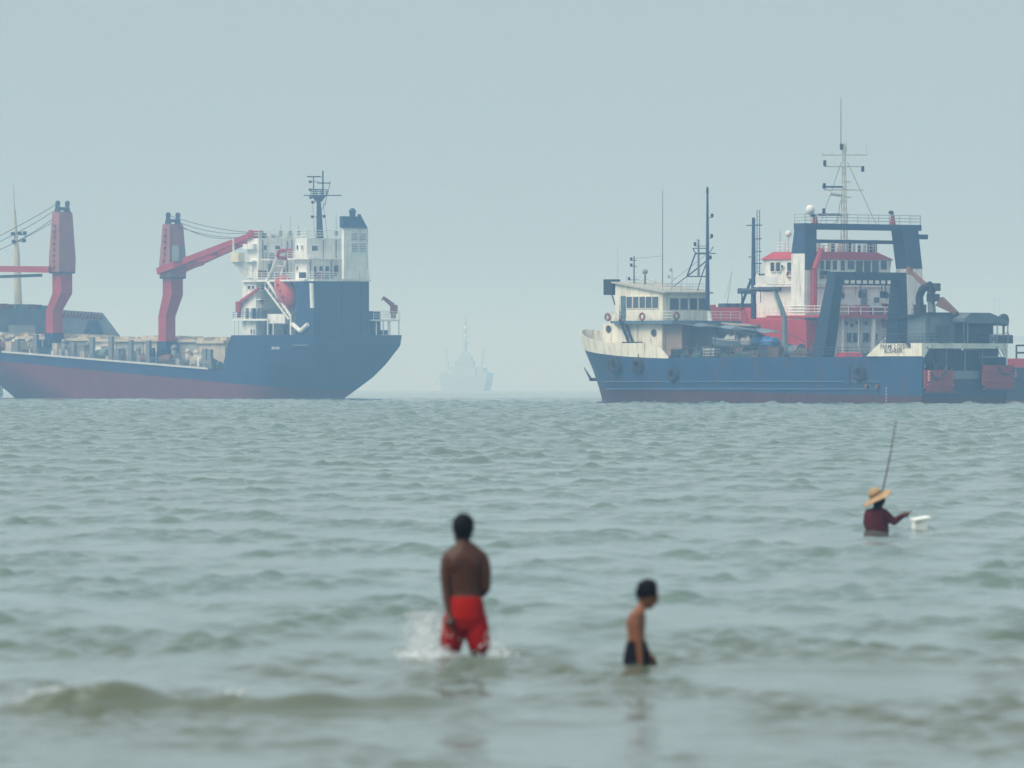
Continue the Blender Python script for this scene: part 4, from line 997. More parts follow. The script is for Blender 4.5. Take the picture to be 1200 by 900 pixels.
# navy ladder mast on the foredeck
fm = S.U(883, 6.5); f0 = S.Z(360, fm, 6.5); f1 = S.Z(255, fm, 6.5)
m = MB().tube((fm, 6.5, f0-1.5), (fm, 6.5, f1), 0.36, 0.2, n=8); m.build('foremast', NAVY, sh)
m = MB()
for dv in (0.0, 0.45): m.tube((fm+0.55, 6.6+dv, f0), (fm+0.55, 6.6+dv, f1+1), 0.05)
k = 0
while f0+0.5*k < f1+0.8: m.tube((fm+0.55, 6.6, f0+0.5*k), (fm+0.55, 7.05, f0+0.5*k), 0.03, n=4); k += 1
m.build('ladder', NAVY, sh)
m = MB()
for y, a, b in ((264, -1.3, 1.6), (280, 0, 1.5), (295, 0, 1.5), (309, 0, 1.5), (301, -0.9, 0), (327, -0.9, 0)):
    z = S.Z(y, fm, 6.5); MB().beam((fm+a, 6.5, z), (fm+b, 6.5, z), 0.12, 0.12).build('mast_bracket', NAVY, sh)
MB().beam(S.v(868, 360, 6.5), S.v(880.5, 327, 6.5), 0.25, 0.25).build('mast_strut', NAVY, sh)
MB().beam(S.v(866, 341, 6.3), S.v(906, 342, 6.3), 0.5, 0.7).build('derrick_boom', NAVY, sh)
m = MB().tube(S.v(852, 357, 6), S.v(858, 318, 6), 0.05, 0.03); m.tube(S.v(858, 318, 6), S.v(849, 350, 6), 0.02, n=4); m.build('jack_staff', GALV, sh)
for k in range(5): p = S.v(850+9*k, 357, 4+k); MB().cbox(p+Vector((0,0,-0.1)), (1.4,1.1,0.5)).build('mooring_gear', DARKG, sh)
# ------------------------------------------------------------------ cargo ship with two red deck cranes
C = Frame(368, 1400, 50)
cs = tag(C.root('cargo_ship'), 'dark hulled cargo ship with two red deck cranes and white bridge, anchored on the left', 'ship')
CB = 18.6; CC = CB/2; UB0 = C.U(20, CC); UB1 = C.U(-48, CC)
ZPOOP = C.Z(392.5, -8, 0)
def c_zd(u):
    lo = 4.7-0.052*(u+26)
    f = min(1, max(0, (u+24.6)/2.4)); return lo*(1-f)+ZPOOP*f
def c_shape(s, t):
    f = float(np.interp(t, [0, .12, .27, .42, .6, .8, 1], [0.05, 0.09, 0.36, 0.62, 0.82, 0.95, 1.0]))
    k = min(1, s/0.17); k = k*k*(3-2*k); a = f+(1-f)*k
    s0 = 0.62+0.18*t
    if s > s0:
        q = (s-s0)/(1-s0); a *= max(0.0, 1-q**(1.8+0.4*t))**(0.95-0.3*t)
    return a
CARGH = hull_paint('cargo_hull', (0.008, 0.034, 0.10), (0.125, 0.026, 0.032), 1.15, -0.060, rust=0.15, wob=0.12)
CH = hull_points(lambda t: UB0+(UB1-UB0)*max(0, t-0.12)/0.88, lambda t: -5.4*max(0, 1-t/0.85)**0.8-0.0, lambda t: CC, c_zd, c_shape, nl=30, ns=160)
hull_mesh(CH, CC).build('hull', CARGH, cs, True, 35)
CW = paint('cargo_white', (0.80,0.81,0.79), rust=0.4)
CDK = paint('cargo_dark', (0.008,0.034,0.10), rust=0.08)
CRED = paint('crane_red', (0.36,0.035,0.045), rust=0.1)
CGR = paint('forecastle_grey', (0.10,0.14,0.18), rust=0.3, var=0.3)
CTAN = paint('cargo_tan', (0.48,0.44,0.36), rust=0.3, var=0.3)
# deck edge rail strip
m = MB(); pts = [(u, CC-h-0.03, z) for u, h, z in CH[-1] if -86 < u < C.U(246, 0)]
for a, b in zip(pts[:-1], pts[1:]): m.beam((a[0],a[1],a[2]+0.12), (b[0],b[1],b[2]+0.12), 0.25, 0.3)
m.build('deck_edge', paint('edge_white', (0.55,0.56,0.55)), cs)
m = MB()
pts = [(u, CC-h+0.1, z) for u, h, z in CH[-1] if -86 < u < -27]
m.rail(pts[::4], 1.2, 3, 0.04); m.build('railing', GREYM, cs)
# forecastle bulkhead, tapering starboard bulwark with stays, foremast
ZF = C.Z(362.5, UB0, CC)
MB().box((UB0-1.0, CC-8.2, 6), (UB0, CC+8.2, ZF-0.15)).build('forecastle_bulkhead', CGR, cs)
MB().box((UB0-9, CC-6.0, ZF-0.2), (UB0+0.3, CC+8.2, ZF)).build('forecastle_deck', CGR, cs)
for x0, x1, y0, y1 in ((12, 39, 381, 393), (76, 88, 382, 393)):
    a, b = C.u(x0, y0, UB0+0.6), C.u(x1, y1, UB0+0.6); MB().box((UB0, a.y, b.z), (UB0+1.2, b.y, a.z)).build('deck_store', paint('store_pale', (0.30,0.34,0.35), var=0.2), cs)
v = CB-1.0; poly = [C.v(x, y, v) for x, y in ((56, 362), (119, 366.5), (139, 393), (139, 412), (56, 412))]
MB().prism(poly, (0, 0.25, 0)).build('bulwark', CGR, cs)
a, b = C.v(76, 363.8, v), C.v(119, 366.5, v)
for k in range(12):
    p = a.lerp(b, k/11); MB().prism([(p.x, v, p.z), (p.x, v-0.9, p.z-1.2), (p.x, v, p.z-1.2)], (0.15, 0, 0)).build('bulwark_stay', RUSTY, cs)
MB().prism([C.v(x, y, v-0.02) for x, y in ((106, 375.5), (115, 375.5), (121, 392), (99, 392))], (0, -0.3, 0)).build('bulwark_gate', CDK, cs)
for k in range(10):
    p = C.u(-5+8*k, 362, UB0-2); s = random.uniform(0.5, 1.0); MB().cbox((p.x, p.y, ZF+s/2), (s*1.5, s*1.6, s)).build('mooring_gear', random.choice([RUSTY, CGR, DARKG]), cs)
p = C.u(21.5, 362, UB0-1.5); MB().box((p.x-1, p.y-1.3, ZF-0.1), (p.x+1, p.y+1.3, ZF+0.9)).build('mast_house', CGR, cs)
p = C.u(21.5, 358, UB0-1.5); m = MB(); m.tube(p, C.u(19.5, 292, UB0-1.5), 0.72, 0.5, n=10); m.tube(C.u(19.5, 292, UB0-1.5), C.u(17, 246, UB0-1.5), 0.42, 0.2, n=10); m.build('foremast', paint('foremast_buff', (0.55,0.53,0.42)), cs)
m = MB(); m.tube(C.u(17, 246, UB0-1.5), C.u(15.5, 215, UB0-1.5), 0.06, 0.03)
for y in (275, 282.5): m.tube(C.u(14, y, UB0-1.5), C.u(30, y, UB0-1.5), 0.1)
m.tube(C.u(29.5, 274, UB0-1.5), C.u(29.5, 283, UB0-1.5), 0.06); m.build('mast_yard', GREYM, cs)
for x, y in ((15, 274), (23, 273.5), (29, 273), (16, 283), (28, 282)): MB().cbox(C.u(x, y, UB0-1.5), (0.5,0.5,0.6)).build('mast_lamp', DARKG, cs)
m = MB(); q = C.v(1.5, 436, CC-2)
for k in range(9): m.torus(Vector((q.x, q.y, q.z-0.5*k)), (k % 2, 1-(k % 2), 0), 0.3, 0.1, 8, 5)
m.build('anchor_chain', DARKG, cs)
# hatch coaming and covers
hu0, hu1 = C.U(-20, 4.2), C.U(262, 4.2)
HP = [CTAN, paint('hatch_grey', (0.34,0.37,0.36), rust=0.35, var=0.3), paint('hatch_sand', (0.52,0.47,0.37), rust=0.3)]
n = 9
for k in range(n):
    a, b = hu0+(hu1-hu0)*k/n+0.1, hu0+(hu1-hu0)*(k+1)/n-0.1; za = C.Z(394+5*k/n+random.uniform(-0.8, 0.8), a, 4.2)
    MB().box((a, 4.6, c_zd(b)-0.1), (b, 15.8, za-0.5)).build('hatch_coaming', HP[k % 2], cs)
    m = MB().box((a-0.05, 4.2, za-0.5), (b+0.05, 16.2, za))
    for j in range(9): m.cbox((random.uniform(a+0.6, b-0.6), random.uniform(4.8, 15.5), za+0.1), (random.uniform(0.8, 2.6), random.uniform(0.8, 2.2), random.uniform(0.2, 0.9)))
    m.build('hatch_cover', HP[random.choice((0,2))], cs)
for k in range(96):                       # gear along the side deck
    x = random.uniform(-8, 258); v = random.uniform(1.2, 3.8); u = C.U(x, v); z = c_zd(u); s = random.uniform(0.35, 1.15); m = MB()
    if k % 4 == 0: m.tube((u, v, z), (u, v, z+2.6*s), 0.35*s+0.1, n=9); m.ball((u, v, z+2.6*s), 0.45*s+0.1, 9, 6); m.build('deck_vent', random.choice([HP[2], CTAN, GREYM]), cs, True)
    elif k % 4 == 1: m.tube((u-s*1.3, v, z+s), (u+s*1.3, v, z+s), s*0.8, n=10); m.box((u-s*1.4, v-0.4, z), (u+s*1.4, v+0.4, z+s*0.5)); m.build('winch', random.choice([GREYM, RUSTY, paint('winch_green', (0.12,0.2,0.17))]), cs)
    else: m.box((u-s, v-s*0.7, z), (u+s, v+s*0.7, z+s*1.9)); m.box((u-s*1.06, v-s*0.75, z+s*1.9), (u+s*1.06, v+s*0.75, z+s*2.0)); m.build('deck_locker', random.choice([CTAN, HP[2], CTAN, CW, HP[1], GREYM]), cs)
for x in (-2, 20, 42, 86, 108, 130, 138, 153, 174, 240, 246):
    u = C.U(x, 0.8); z = c_zd(u); MB().box((u-0.5, 0.6, z), (u+0.5, 1.1, z+4.2*random.uniform(0.5, 1.0))).build('stanchion', GREYM, cs)
# deck cranes
def crane(x, xk, yb, yk0, yk1, yr, yt, w, jib):
    v0 = 2.6; u = C.U(x, v0); uk = C.U(xk, v0); z = lambda y: C.Z(y, u, v0)
    sq = lambda uc, zc, a, b=None: [(uc-a/2, v0-(b or a)/2, zc), (uc+a/2, v0-(b or a)/2, zc), (uc+a/2, v0+(b or a)/2, zc), (uc-a/2, v0+(b or a)/2, zc)]
    cr = MB().loft([sq(u, z(yb)+2.0, w), sq(u, z(yk0), w), sq(uk, z(yk1), w*1.18), sq(uk, z(yr), w*1.18)]).build('deck_crane', CRED, cs)
    MB().loft([sq(u, c_zd(u)-0.2, w*1.25), sq(u, z(yb)+1.99, w*1.12)]).build('pedestal', CDK, cr)
    for k in range(5): MB().cbox((u+random.uniform(-2.5, 2.5), v0-1.6, c_zd(u)+1.2), (0.5, 0.5, 2.4+random.random())).build('pipe', CDK, cr)
    pink = paint('crane_house', (0.31,0.13,0.13), rust=0.1, var=0.25)
    MB().loft([sq(uk, z(yr)+0.05, w*1.35, w*1.7), sq(uk, z(yr)+2.2, w*1.4, w*1.75), sq(uk, z(yt), w*1.0, w*1.35)]).build('crane_house', pink, cr)
    MB().loft([sq(uk, z(yr)-0.25, w*1.45, w*1.6), sq(uk, z(yr)+0.05, w*1.45, w*1.6)]).build('slew_ring', DARKG, cr)
    m = MB()
    for dv in (-w*0.5, w*0.5):
        m.prism([(uk-0.9, v0+dv, z(yt)), (uk+0.6, v0+dv, z(yt)), (uk+0.1, v0+dv, z(yt)+1.6), (uk-0.4, v0+dv, z(yt)+1.6)], (0, 0.3, 0)); m.tube((uk-0.15, v0+dv, z(yt)+1.5), (uk-0.15, v0+dv+0.35, z(yt)+1.5), 0.5, n=10)
    m.tube((uk, v0-w*0.5, z(yt)+0.6), (uk, v0+w*0.5, z(yt)+0.6), 0.3); m.build('sheave_head', DARKG, cr)
    m = MB()
    for k in range(8): m.box((uk-w*0.2+0.2*(k % 2), v0-w*0.9-0.25, z(yr)+0.8+k*1.0), (uk+w*0.1, v0-w*0.62, z(yr)+1.1+k*1.0))
    m.build('ladder', pink, cr)
    (ax, ay), (bx, by) = jib
    a0, b0 = C.v(ax, ay, v0), C.v(bx, by, v0-0.6)
    for dv, dz in ((-2.1, 0), (2.1, 0)):
        m = MB().beam(a0+Vector((0,dv,dz)), b0+Vector((0,dv*0.45,0)), 0.7, 1.1, w2=0.55, h2=0.9); m.build('jib', CRED, cr)
    for f in (0.25, 0.5, 0.75): c = a0.lerp(b0, f); MB().beam(c+Vector((0,-2.1+1.1*f,0)), c+Vector((0,2.1-1.1*f,0)), 0.5, 0.6).build('jib_brace', CRED, cr)
    MB().tube(b0+Vector((0,-1.1,0.2)), b0+Vector((0,1.1,0.2)), 0.75, n=10).build('jib_head', CRED, cr)
    dirn = (b0-a0).normalized(); m = MB()
    lo = a0.lerp(b0, 0.45)+Vector((0,-0.9,-1.35)); lo2 = a0.lerp(b0, 0.12)+Vector((0,-0.9,-1.0)); m.beam(lo2, lo, 0.6, 0.5); m.build('jib_underframe', CRED if bx > ax else DARKG, cr)
    for k, (dv, f, sag) in enumerate(((-0.9, 1.0, 0.5), (-0.4, 1.0, 1.0), (0.4, 0.96, 1.6), (0.9, 0.88, 0.7))):
        p0 = Vector((uk, v0+dv, z(yt)+1.5-0.6*k)); p1 = a0.lerp(b0, f)+Vector((0, dv, 0.5)); m = MB(); prev = p0
        for i in range(1, 13):
            t = i/12; c = p0.lerp(p1, t)-Vector((0,0,sag*4*t*(1-t))); m.tube(prev, c, 0.06, n=4, caps=False); prev = c
        m.build('wire', WIRE, cr)
    return uk, v0, z
uk, v0, z = crane(195.5, 202.5, 414, 371, 346, 325, 263, 2.05, ((197, 318), (299, 276)))
p = C.v(209, 297, v0-2.2); MB().cbox(p, (1.9, 1.2, 2.6)).build('crane_cab', GREYM, cs)
crane(63.5, 73, 404, 364, 344, 319, 249, 2.05, ((70, 316), (-70, 314)))

# --- accommodation
def blk(name, xl, xc, xr, yt, yb, v, mat, umax=None):
    u1 = C.U(xc, v) if umax is None else umax; u0 = C.U(xl, v); v1 = C.V(xr, u1); z1, z0 = C.Z(yt, u1, v), C.Z(yb, u1, v)
    MB().box((u0, v, z0), (u1, v1, z1)).build(name, mat, cs); return u0, u1, v, v1, z0, z1
LO = blk('lower_house_wall', 284, 300, 372, 329, 394, 0.9, CW)
UP = blk('upper_house_wall', 290, 303, 362, 279, 327, 1.2, CW)
CAS = blk('engine_casing_wall', 346, 367.5, 432.5, 329.5, 396, 0.5, CDK)
m = MB().box((C.U(283, 0.4), 0.4, CAS[5]+0.02), (CAS[1]+0.15, CAS[3]+0.2, CAS[5]+0.34)); m.build('boat_deck', CW, cs)
zk = CAS[5]+0.34
N1 = blk('engine_casing_house', 346, 359.5, 432, 304, 327, 2.2, CW)
MB().box((N1[0], N1[2], zk), (N1[1]-0.02, N1[3], N1[4])).build('casing_foot', CW, cs) if N1[4] > zk else None
N2 = blk('chart_house_wall', 345.5, 359.5, 400, 279, 303.4, 2.2, CW)
# balcony of the upper house
MB().box((N1[0]-1, N1[2]-0.9, N1[5]+0.01), (N1[1]+1.6, C.V(402, N1[1]), N1[5]+0.26)).build('balcony', CW, cs)
m = MB().rail([(N1[0]-1, N1[2]-0.8, N1[5]+0.26), (N1[1]+1.5, N1[2]-0.8, N1[5]+0.26), (N1[1]+1.5, C.V(401, N1[1]), N1[5]+0.26)], 1.1, 1.6, 0.04); m.build('railing', CW, cs)
m = MB().rail([(C.U(284, 0.5), 0.5, zk), (CAS[1], 0.5, zk), (CAS[1], CAS[3], zk)], 1.15, 1.7, 0.045); m.build('railing', CW, cs)
m = MB().rail([(UP[0], UP[2], UP[5]), (UP[1], UP[2], UP[5]), (UP[1], UP[3], UP[5])], 1.3, 1.7, 0.05); m.rail([(N2[0], N2[2], N2[5]), (N2[1], N2[2], N2[5]), (N2[1], N2[3], N2[5])], 1.3, 1.7, 0.05); m.build('railing', CW, cs)
MB().box((UP[1], UP[2]+0.5, C.Z(305.2, UP[1], 3)), (UP[1]+2.2, UP[3], C.Z(303.6, UP[1], 3))).build('balcony', CW, cs)
m = MB().rail([(UP[1]+2.1, UP[2]+0.5, C.Z(303.6, UP[1], 3)), (UP[1]+2.1, UP[3], C.Z(303.6, UP[1], 3))], 1.1, 1.7, 0.04); m.build('railing', CW, cs)
# windows and doors
for x0, x1, y0, y1 in ((322,328,288,292),(309,312.5,287.5,293),):
    aft_window(C, cs, x0, x1, y0, y1, UP[1], GLASS, CW)
for x0, x1, y0, y1 in ((365,372,288,294),): aft_window(C, cs, x0, x1, y0, y1, N2[1], GLASS, CW)
for x0, x1, y0, y1 in ((348,350,287.5,292.5),(353.5,355,287.5,292.5)): port_window(C, cs, x0, x1, y0, y1, N2[2], DARKGLASS, CW)
for x0, x1, y0, y1 in ((367.5,370.5,312,324),(374,378,312,317.5),(381,385.5,312,317.5),(391,396,311,324)): aft_window(C, cs, x0, x1, y0, y1, N1[1], DARKGLASS, CW)
port_window(C, cs, 345.8+2, 349.5, 312, 317, N1[2], DARKGLASS, CW)
for x0, x1, y0, y1 in ((290.5,294,335,338.5),(295.5,298.5,335,338.5),(294,296,386,391),(297.5,299,386,391)): port_window(C, cs, x0, x1, y0, y1, LO[2], DARKGLASS, CW)
for x0, x1, y0, y1 in ((304,309,334,340),(304,309,350,356),(315,318,380,392),(332,338,381,392)): aft_window(C, cs, x0, x1, y0, y1, LO[1], DARKGLASS, CW)
# pipes, doors, ventilators and stowage that break up the white walls
for x, y0, y1, u, r in ((308,281,303,UP[1]+0.1,0.09),(318,306,326,UP[1]+0.1,0.1),(337,283,326,UP[1]+0.12,0.12),(342.5,281,303,UP[1]+0.12,0.08),(364,306,326,N1[1]+0.1,0.1),(388.5,306,326,N1[1]+0.1,0.12),(379,281,303,N2[1]+0.1,0.09),(394,281,303,N2[1]+0.1,0.12),(375.5,333,392,CAS[1]+0.12,0.1),(402,331,392,CAS[1]+0.12,0.1),(424,331,392,CAS[1]+0.12,0.12),(311,333,392,LO[1]+0.1,0.1)):
    a, b = C.u(x, y0, u), C.u(x, y1, u); MB().tube(a, Vector((a.x, a.y, b.z)), r, n=6).build('wall_pipe', GREYM if u < CAS[1] else CDK, cs)
for x0, x1, y0, y1 in ((314.5,318,309,324),(330,333.5,309,324)):
    a, b = C.u(x0, y0, UP[1]), C.u(x1, y1, UP[1]); MB().box((UP[1], a.y, b.z), (UP[1]+0.12, b.y, a.z)).build('door', GREYM, cs)
for x0, x1, y0, y1, u in ((304,311,317,325,UP[1]+1.0),(320,328,319,325,UP[1]+1.2),(372,377,319,326,N1[1]+0.9),(383,389,320,326,N1[1]+0.9),(352,357,319,326,N1[1]+2.0),(313,320,296.5,303,UP[1]+1.0),(336,341,297,303,UP[1]+1.0)):
    a, b = C.u(x0, y0, u), C.u(x1, y1, u); MB().box((u-0.4, a.y, b.z), (u+0.4, b.y, a.z)).build('deck_box', random.choice([GREYM, CW, RUSTY, DARKG]), cs)
for y in (341, 352, 363, 378): z_ = C.Z(y, CAS[1], 5); MB().box((CAS[1], CAS[2]+0.2, z_-0.05), (CAS[1]+0.06, CAS[3]-0.1, z_+0.05)).build('plate_seam', CDK, cs)
for y in (340, 351, 362): z_ = C.Z(y, LO[1], 3); MB().box((LO[1], LO[2], z_-0.08), (LO[1]+1.3, LO[2]+5.5, z_+0.08)).build('walkway', CW, cs); MB().rail([(LO[1]+1.25, LO[2], z_+0.08), (LO[1]+1.25, LO[2]+5.5, z_+0.08)], 1.0, 1.2, 0.04).build('railing', CW, cs)
# bridge wing on the port side with its bracket
wz0, wz1 = C.Z(307, UP[0], -1), C.Z(296, UP[0], -1); wu = C.U(279, -0.2)
MB().box((wu-1.0, -1.0, wz0), (wu+1.1, 0.3, wz1)).build('bridge_wing', paint('wing_cream', (0.72,0.68,0.5)), cs)
MB().box((wu-0.9, 0.3, wz0), (UP[1]-0.5, 1.3, wz0+0.25)).build('wing_deck', CW, cs)
MB().prism([(wu-0.9, -0.9, wz0-0.02), (UP[0]+1.6, 0.9, wz0-0.02), (UP[0]+1.6, 0.9, C.Z(326, UP[0], 1)), (UP[0]+0.3, 0.7, C.Z(326, UP[0], 1))], (0, 0.3, 0)).build('wing_bracket', CW, cs)
MB().tube((wu-0.5, -0.8, wz1), (wu-0.5, -0.8, C.Z(279, wu, -0.8)), 0.16).build('wing_post', CW, cs)
a, b = C.v(288, 286, 1.0), C.v(300, 292, 1.0); MB().box((a.x, 0.4, b.z), (b.x, 1.2, a.z)).build('wing_shelter', CW, cs)
# funnel
FU = blk('funnel_wall', 400.5, 403, 431.5, 267, 327, 5.6, CW)
m = MB(); e = 0.25
fb = [(FU[0]-e, FU[2]-e, FU[5]+0.01), (FU[1]+e, FU[2]-e, FU[5]+0.01), (FU[1]+e, FU[3]-0.3, FU[5]+0.01), (FU[0]-e, FU[3]-0.3, FU[5]+0.01)]
ft = [(FU[0]-e, FU[2]-e, FU[5]+1.9), (FU[1]+e, FU[2]-e, FU[5]+1.9), (FU[1]+e, FU[3]-1.6, FU[5]+1.9), (FU[0]-e, FU[3]-1.6, FU[5]+1.9)]
m.loft([fb, ft]); m.build('funnel_top', CDK, cs)
p = C.u(413, 258, FU[1]-1); MB().tube((p.x, p.y, FU[5]+1.5), (p.x, p.y, FU[5]+2.6), 0.5, n=10).ball((p.x, p.y, FU[5]+2.7), 0.62, 10, 8).build('exhaust_pipe', CDK, cs, True)
p = C.u(421, 261, FU[1]-1); MB().tube((p.x, p.y, FU[5]+1.0), (p.x, p.y, FU[5]+2.3), 0.3, n=8).build('exhaust_pipe', CDK, cs)
for x0, x1 in ((411,418.5),(420.5,428)):
    for y0, y1 in ((272.5,281.5),(284,295)):
        a, b = C.u(x0, y0, FU[1]), C.u(x1, y1, FU[1]); g = MB().box((FU[1], a.y, b.z), (FU[1]+0.1, b.y, a.z)).build('louvre_panel', CW, cs)
        for k in range(4): MB().box((FU[1]+0.1, a.y+0.05, b.z+(a.z-b.z)*(k+0.2)/4), (FU[1]+0.2, b.y-0.05, b.z+(a.z-b.z)*(k+0.45)/4)).build('slat', GREYM, g)
# stairs on the aft face
for (xa, ya_), (xb, yb_), u in (((396, 304), (407, 326), N1[1]+1.2), ((404, 304), (412, 326), N1[1]+1.2)):
    a, b = C.u(xa, ya_, u), C.u(xb, yb_, u); MB().beam(a, b, 0.1, 0.35).build('stair_stringer', CW, cs)
a, b = C.u(400, 304, N1[1]+1.2), C.u(409.5, 326, N1[1]+1.2)
for k in range(10): MB().cbox(a.lerp(b, (k+0.5)/10), (0.3, 0.8, 0.06)).build('stair_tread', GALV, cs)
# dark signal mast
ms = N2[1]-1.6; ML = lambda x, y: C.u(x, y, ms)
MD = paint('mast_dark', (0.02,0.035,0.055))
m = MB().tube(ML(375, 281), ML(373.6, 236), 0.62, 0.36, n=10); m.build('signal_mast', MD, cs)
m = MB().loft([[(ms+a*0.4, ML(373.4, 236).y+b*0.4, ML(373, 236).z) for a, b in ((-1,-1),(1,-1),(1,1),(-1,1))], [(ms+a*0.8, ML(373.4, 229).y+b*1.0, ML(373, 229).z) for a, b in ((-1,-1),(1,-1),(1,1),(-1,1))]]); m.build('mast_platform', MD, cs)
m = MB()
for a, b, r in (((367.5,229),(367.5,207),0.1),((360,207),(376,207),0.11),((378.5,229),(378.3,200),0.13),((372,214.5),(387,214.5),0.1),((356,229),(400,229),0.09),((384,228),(387,212),0.05),((381,240),(384,222),0.06),((377,246),(382,236),0.05)):
    m.tube(ML(*a), ML(*b), r, n=6)
py = ML(373.4, 229).y; pz = ML(373, 229).z
m.rail([(ms-0.8, py-1.0, pz), (ms+0.8, py-1.0, pz), (ms+0.8, py+1.0, pz), (ms-0.8, py+1.0, pz), (ms-0.8, py-1.0, pz)], 1.0, 0.8, 0.06); m.build('mast_yard', MD, cs)
for x, y in ((363.5,213),(363.5,222.5),(364,231.5),(366.5,237),(366,254),(380,253.5)):
    c = ML(x, y); MB().cbox(c, (0.35,0.35,0.45)).tube(c, Vector((ms, ML(373.8, y).y, c.z)), 0.05).build('mast_lamp', MD, cs)
MB().path([ML(369.5, 280), ML(366, 238)], 0.03, 4).path([ML(384, 280), ML(378, 232)], 0.03, 4).build('stay_wire', WIRE, cs)
for x, yt in ((350, 264), (329, 262), (394, 250), (307, 268), (340, 252)): p = C.u(x, 279, UP[1]-1); MB().tube(p, Vector((p.x, p.y, C.Z(yt, p.x, p.y))), 0.04).cbox((p.x, p.y, p.z+0.8), (0.4,0.4,0.7)).build('antenna', GREYM, cs)
for k in range(8):
    p = C.u(304+5.5*k, 276, UP[1]-1.2); MB().cbox(p+Vector((0,0,-0.1)), (0.7, 0.6, random.uniform(0.4, 1.0))).build('roof_box', random.choice([GREYM, CW, GALV]), cs)
# lifeboat ramp: two inclined white trusses with a red-topped frame
RV = 0.3
def ramp(dx, dv):
    a, b = C.v(311.5+dx, 327, RV+dv), C.v(341+dx, 371, RV+dv); a2, b2 = C.v(310.5+dx, 337, RV+dv), C.v(338.5+dx, 374, RV+dv); m = MB()
    m.beam(a, b, 0.28, 0.35); m.beam(a2, b2, 0.22, 0.28)
    for k in range(8): m.beam(a.lerp(b, k/7), a2.lerp(b2, k/7), 0.12, 0.12)
    m.beam(b, Vector((b.x, b.y, ZPOOP)), 0.25, 0.25); m.build('lifeboat_ramp', CW, cs)
ramp(0, 0)
a = MB(); p, q = C.v(353.5, 361, RV+3), C.v(362, 372, RV+3); p2, q2 = C.v(351.5, 365, RV+3), C.v(360, 376, RV+3)
a.beam(p, q, 0.28, 0.35); a.beam(p2, q2, 0.22, 0.28)
for k in range(4): a.beam(p.lerp(q, k/3), p2.lerp(q2, k/3), 0.12, 0.12)
a.build('lifeboat_ramp', CW, cs)
m = MB(); m.path([C.v(313.5,328,RV), C.v(325,301,RV)], 0.2); m.path([C.v(329,322,RV+2), C.v(337,301,RV+2)], 0.2); m.tube(C.v(321,312,RV), C.v(333,312,RV+2), 0.15); m.build('davit_leg', CW, cs)
m = MB(); m.path([C.v(325,301,RV), C.v(327,294,RV), C.v(341,293.5,RV+2), C.v(337.5,303,RV+2), C.v(325,302,RV)], 0.32); m.build('davit_head', CRED, cs)
m = MB().path([C.v(343,380,RV), C.v(352,388,RV), C.v(361,380,RV)], 0.38, 8); m.build('ramp_cradle', CW, cs)
a, b = C.v(313,368,0.6), C.v(334,379,0.6); MB().box((a.x, 0.6, b.z), (b.x, 2.4, a.z)).build('boat_platform', CW, cs)
MB().tube(C.v(365,332,0.3), C.v(366,361,0.3), 0.35, n=9).build('pillar', CW, cs)
# boat deck on the port side with posts
dz = C.Z(374.5, C.U(290, 0.1), 0.1); d0, d1 = C.U(273, 0.1), C.U(313, 0.1)
MB().box((d0, 0.05, dz-0.2), (d1, 1.6, dz+0.12)).build('side_deck', CW, cs)
for x in (274, 278.5, 313.5, 320): u = C.U(x, 0.15); MB().tube((u, 0.2, ZPOOP), (u, 0.2, dz-0.2), 0.11).build('post', CW, cs)
m = MB().rail([(d0, 0.12, dz+0.12), (d1, 0.12, dz+0.12)], 1.1, 1.3, 0.04); m.build('railing', CDK, cs)
sc0, sc1, sc2 = C.v(280, 372, 0.5), C.v(282, 354, 0.5), C.v(303, 338, 0.5)
m = MB().tube(sc0, sc1, 0.32, n=8); m.cbox(sc1+Vector((-0.7,0,-0.8)), (0.6,0.6,1.8)); m.beam(sc1, sc2, 0.4, 0.55, w2=0.3, h2=0.35); m.build('stores_crane', CRED, cs)
for x in (289, 293, 297, 302, 306): u = C.U(x, 0.5); MB().tube((u, 0.6, dz+0.1), (u, 0.6, dz+1.9), 0.28, n=8).build('raft_canister', random.choice([CW, CDK, GREYM]), cs)
# aft mooring platform on posts, with a small folded crane
pu = -0.5; v0_, v1_ = C.V(434, -1.0), CB-0.3
pz_ = C.Z(374.5, pu, v1_)
MB().box((-4.5, v0_, pz_-0.25), (-0.1, v1_, pz_)).build('mooring_platform', CW, cs)
for x in (441, 449, 456, 467.5): v = C.V(x, -0.4); MB().tube((-0.4, v, ZPOOP-0.1), (-0.4, v, pz_-0.25), 0.11 if x != 456 else 0.25).build('post', CW, cs)
m = MB().rail([(-0.2, v0_, pz_), (-0.2, v1_, pz_), (-4.4, v1_, pz_)], 1.3, 1.4, 0.045); m.build('railing', CW, cs)
c0 = C.u(461, 373, -1.5); c1 = C.u(460.5, 358, -1.5); c2 = C.u(449, 348.5, -1.5); c3 = C.u(447.5, 352, -1.5)
m = MB().tube(c0, c1, 0.45, n=9); m.beam(c1, c2, 0.5, 0.7, w2=0.35, h2=0.4); m.tube(c2, c3, 0.13); m.cbox(c1+Vector((0,0.2,-0.6)), (0.9,0.9,1.4)); m.build('stores_crane', paint('crane_maroon', (0.25,0.05,0.05)), cs)
MB().box((-6, C.V(433, -3), ZPOOP-0.2), (-3, C.V(446, -3), pz_+1.4)).build('winch_house', CDK, cs)
for x in (440, 446, 452): p = C.u(x, 391, -0.9); MB().tube(p+Vector((0,-0.5,0.2)), p+Vector((0,0.5,0.2)), 0.4, n=9).build('bollard', CDK, cs)
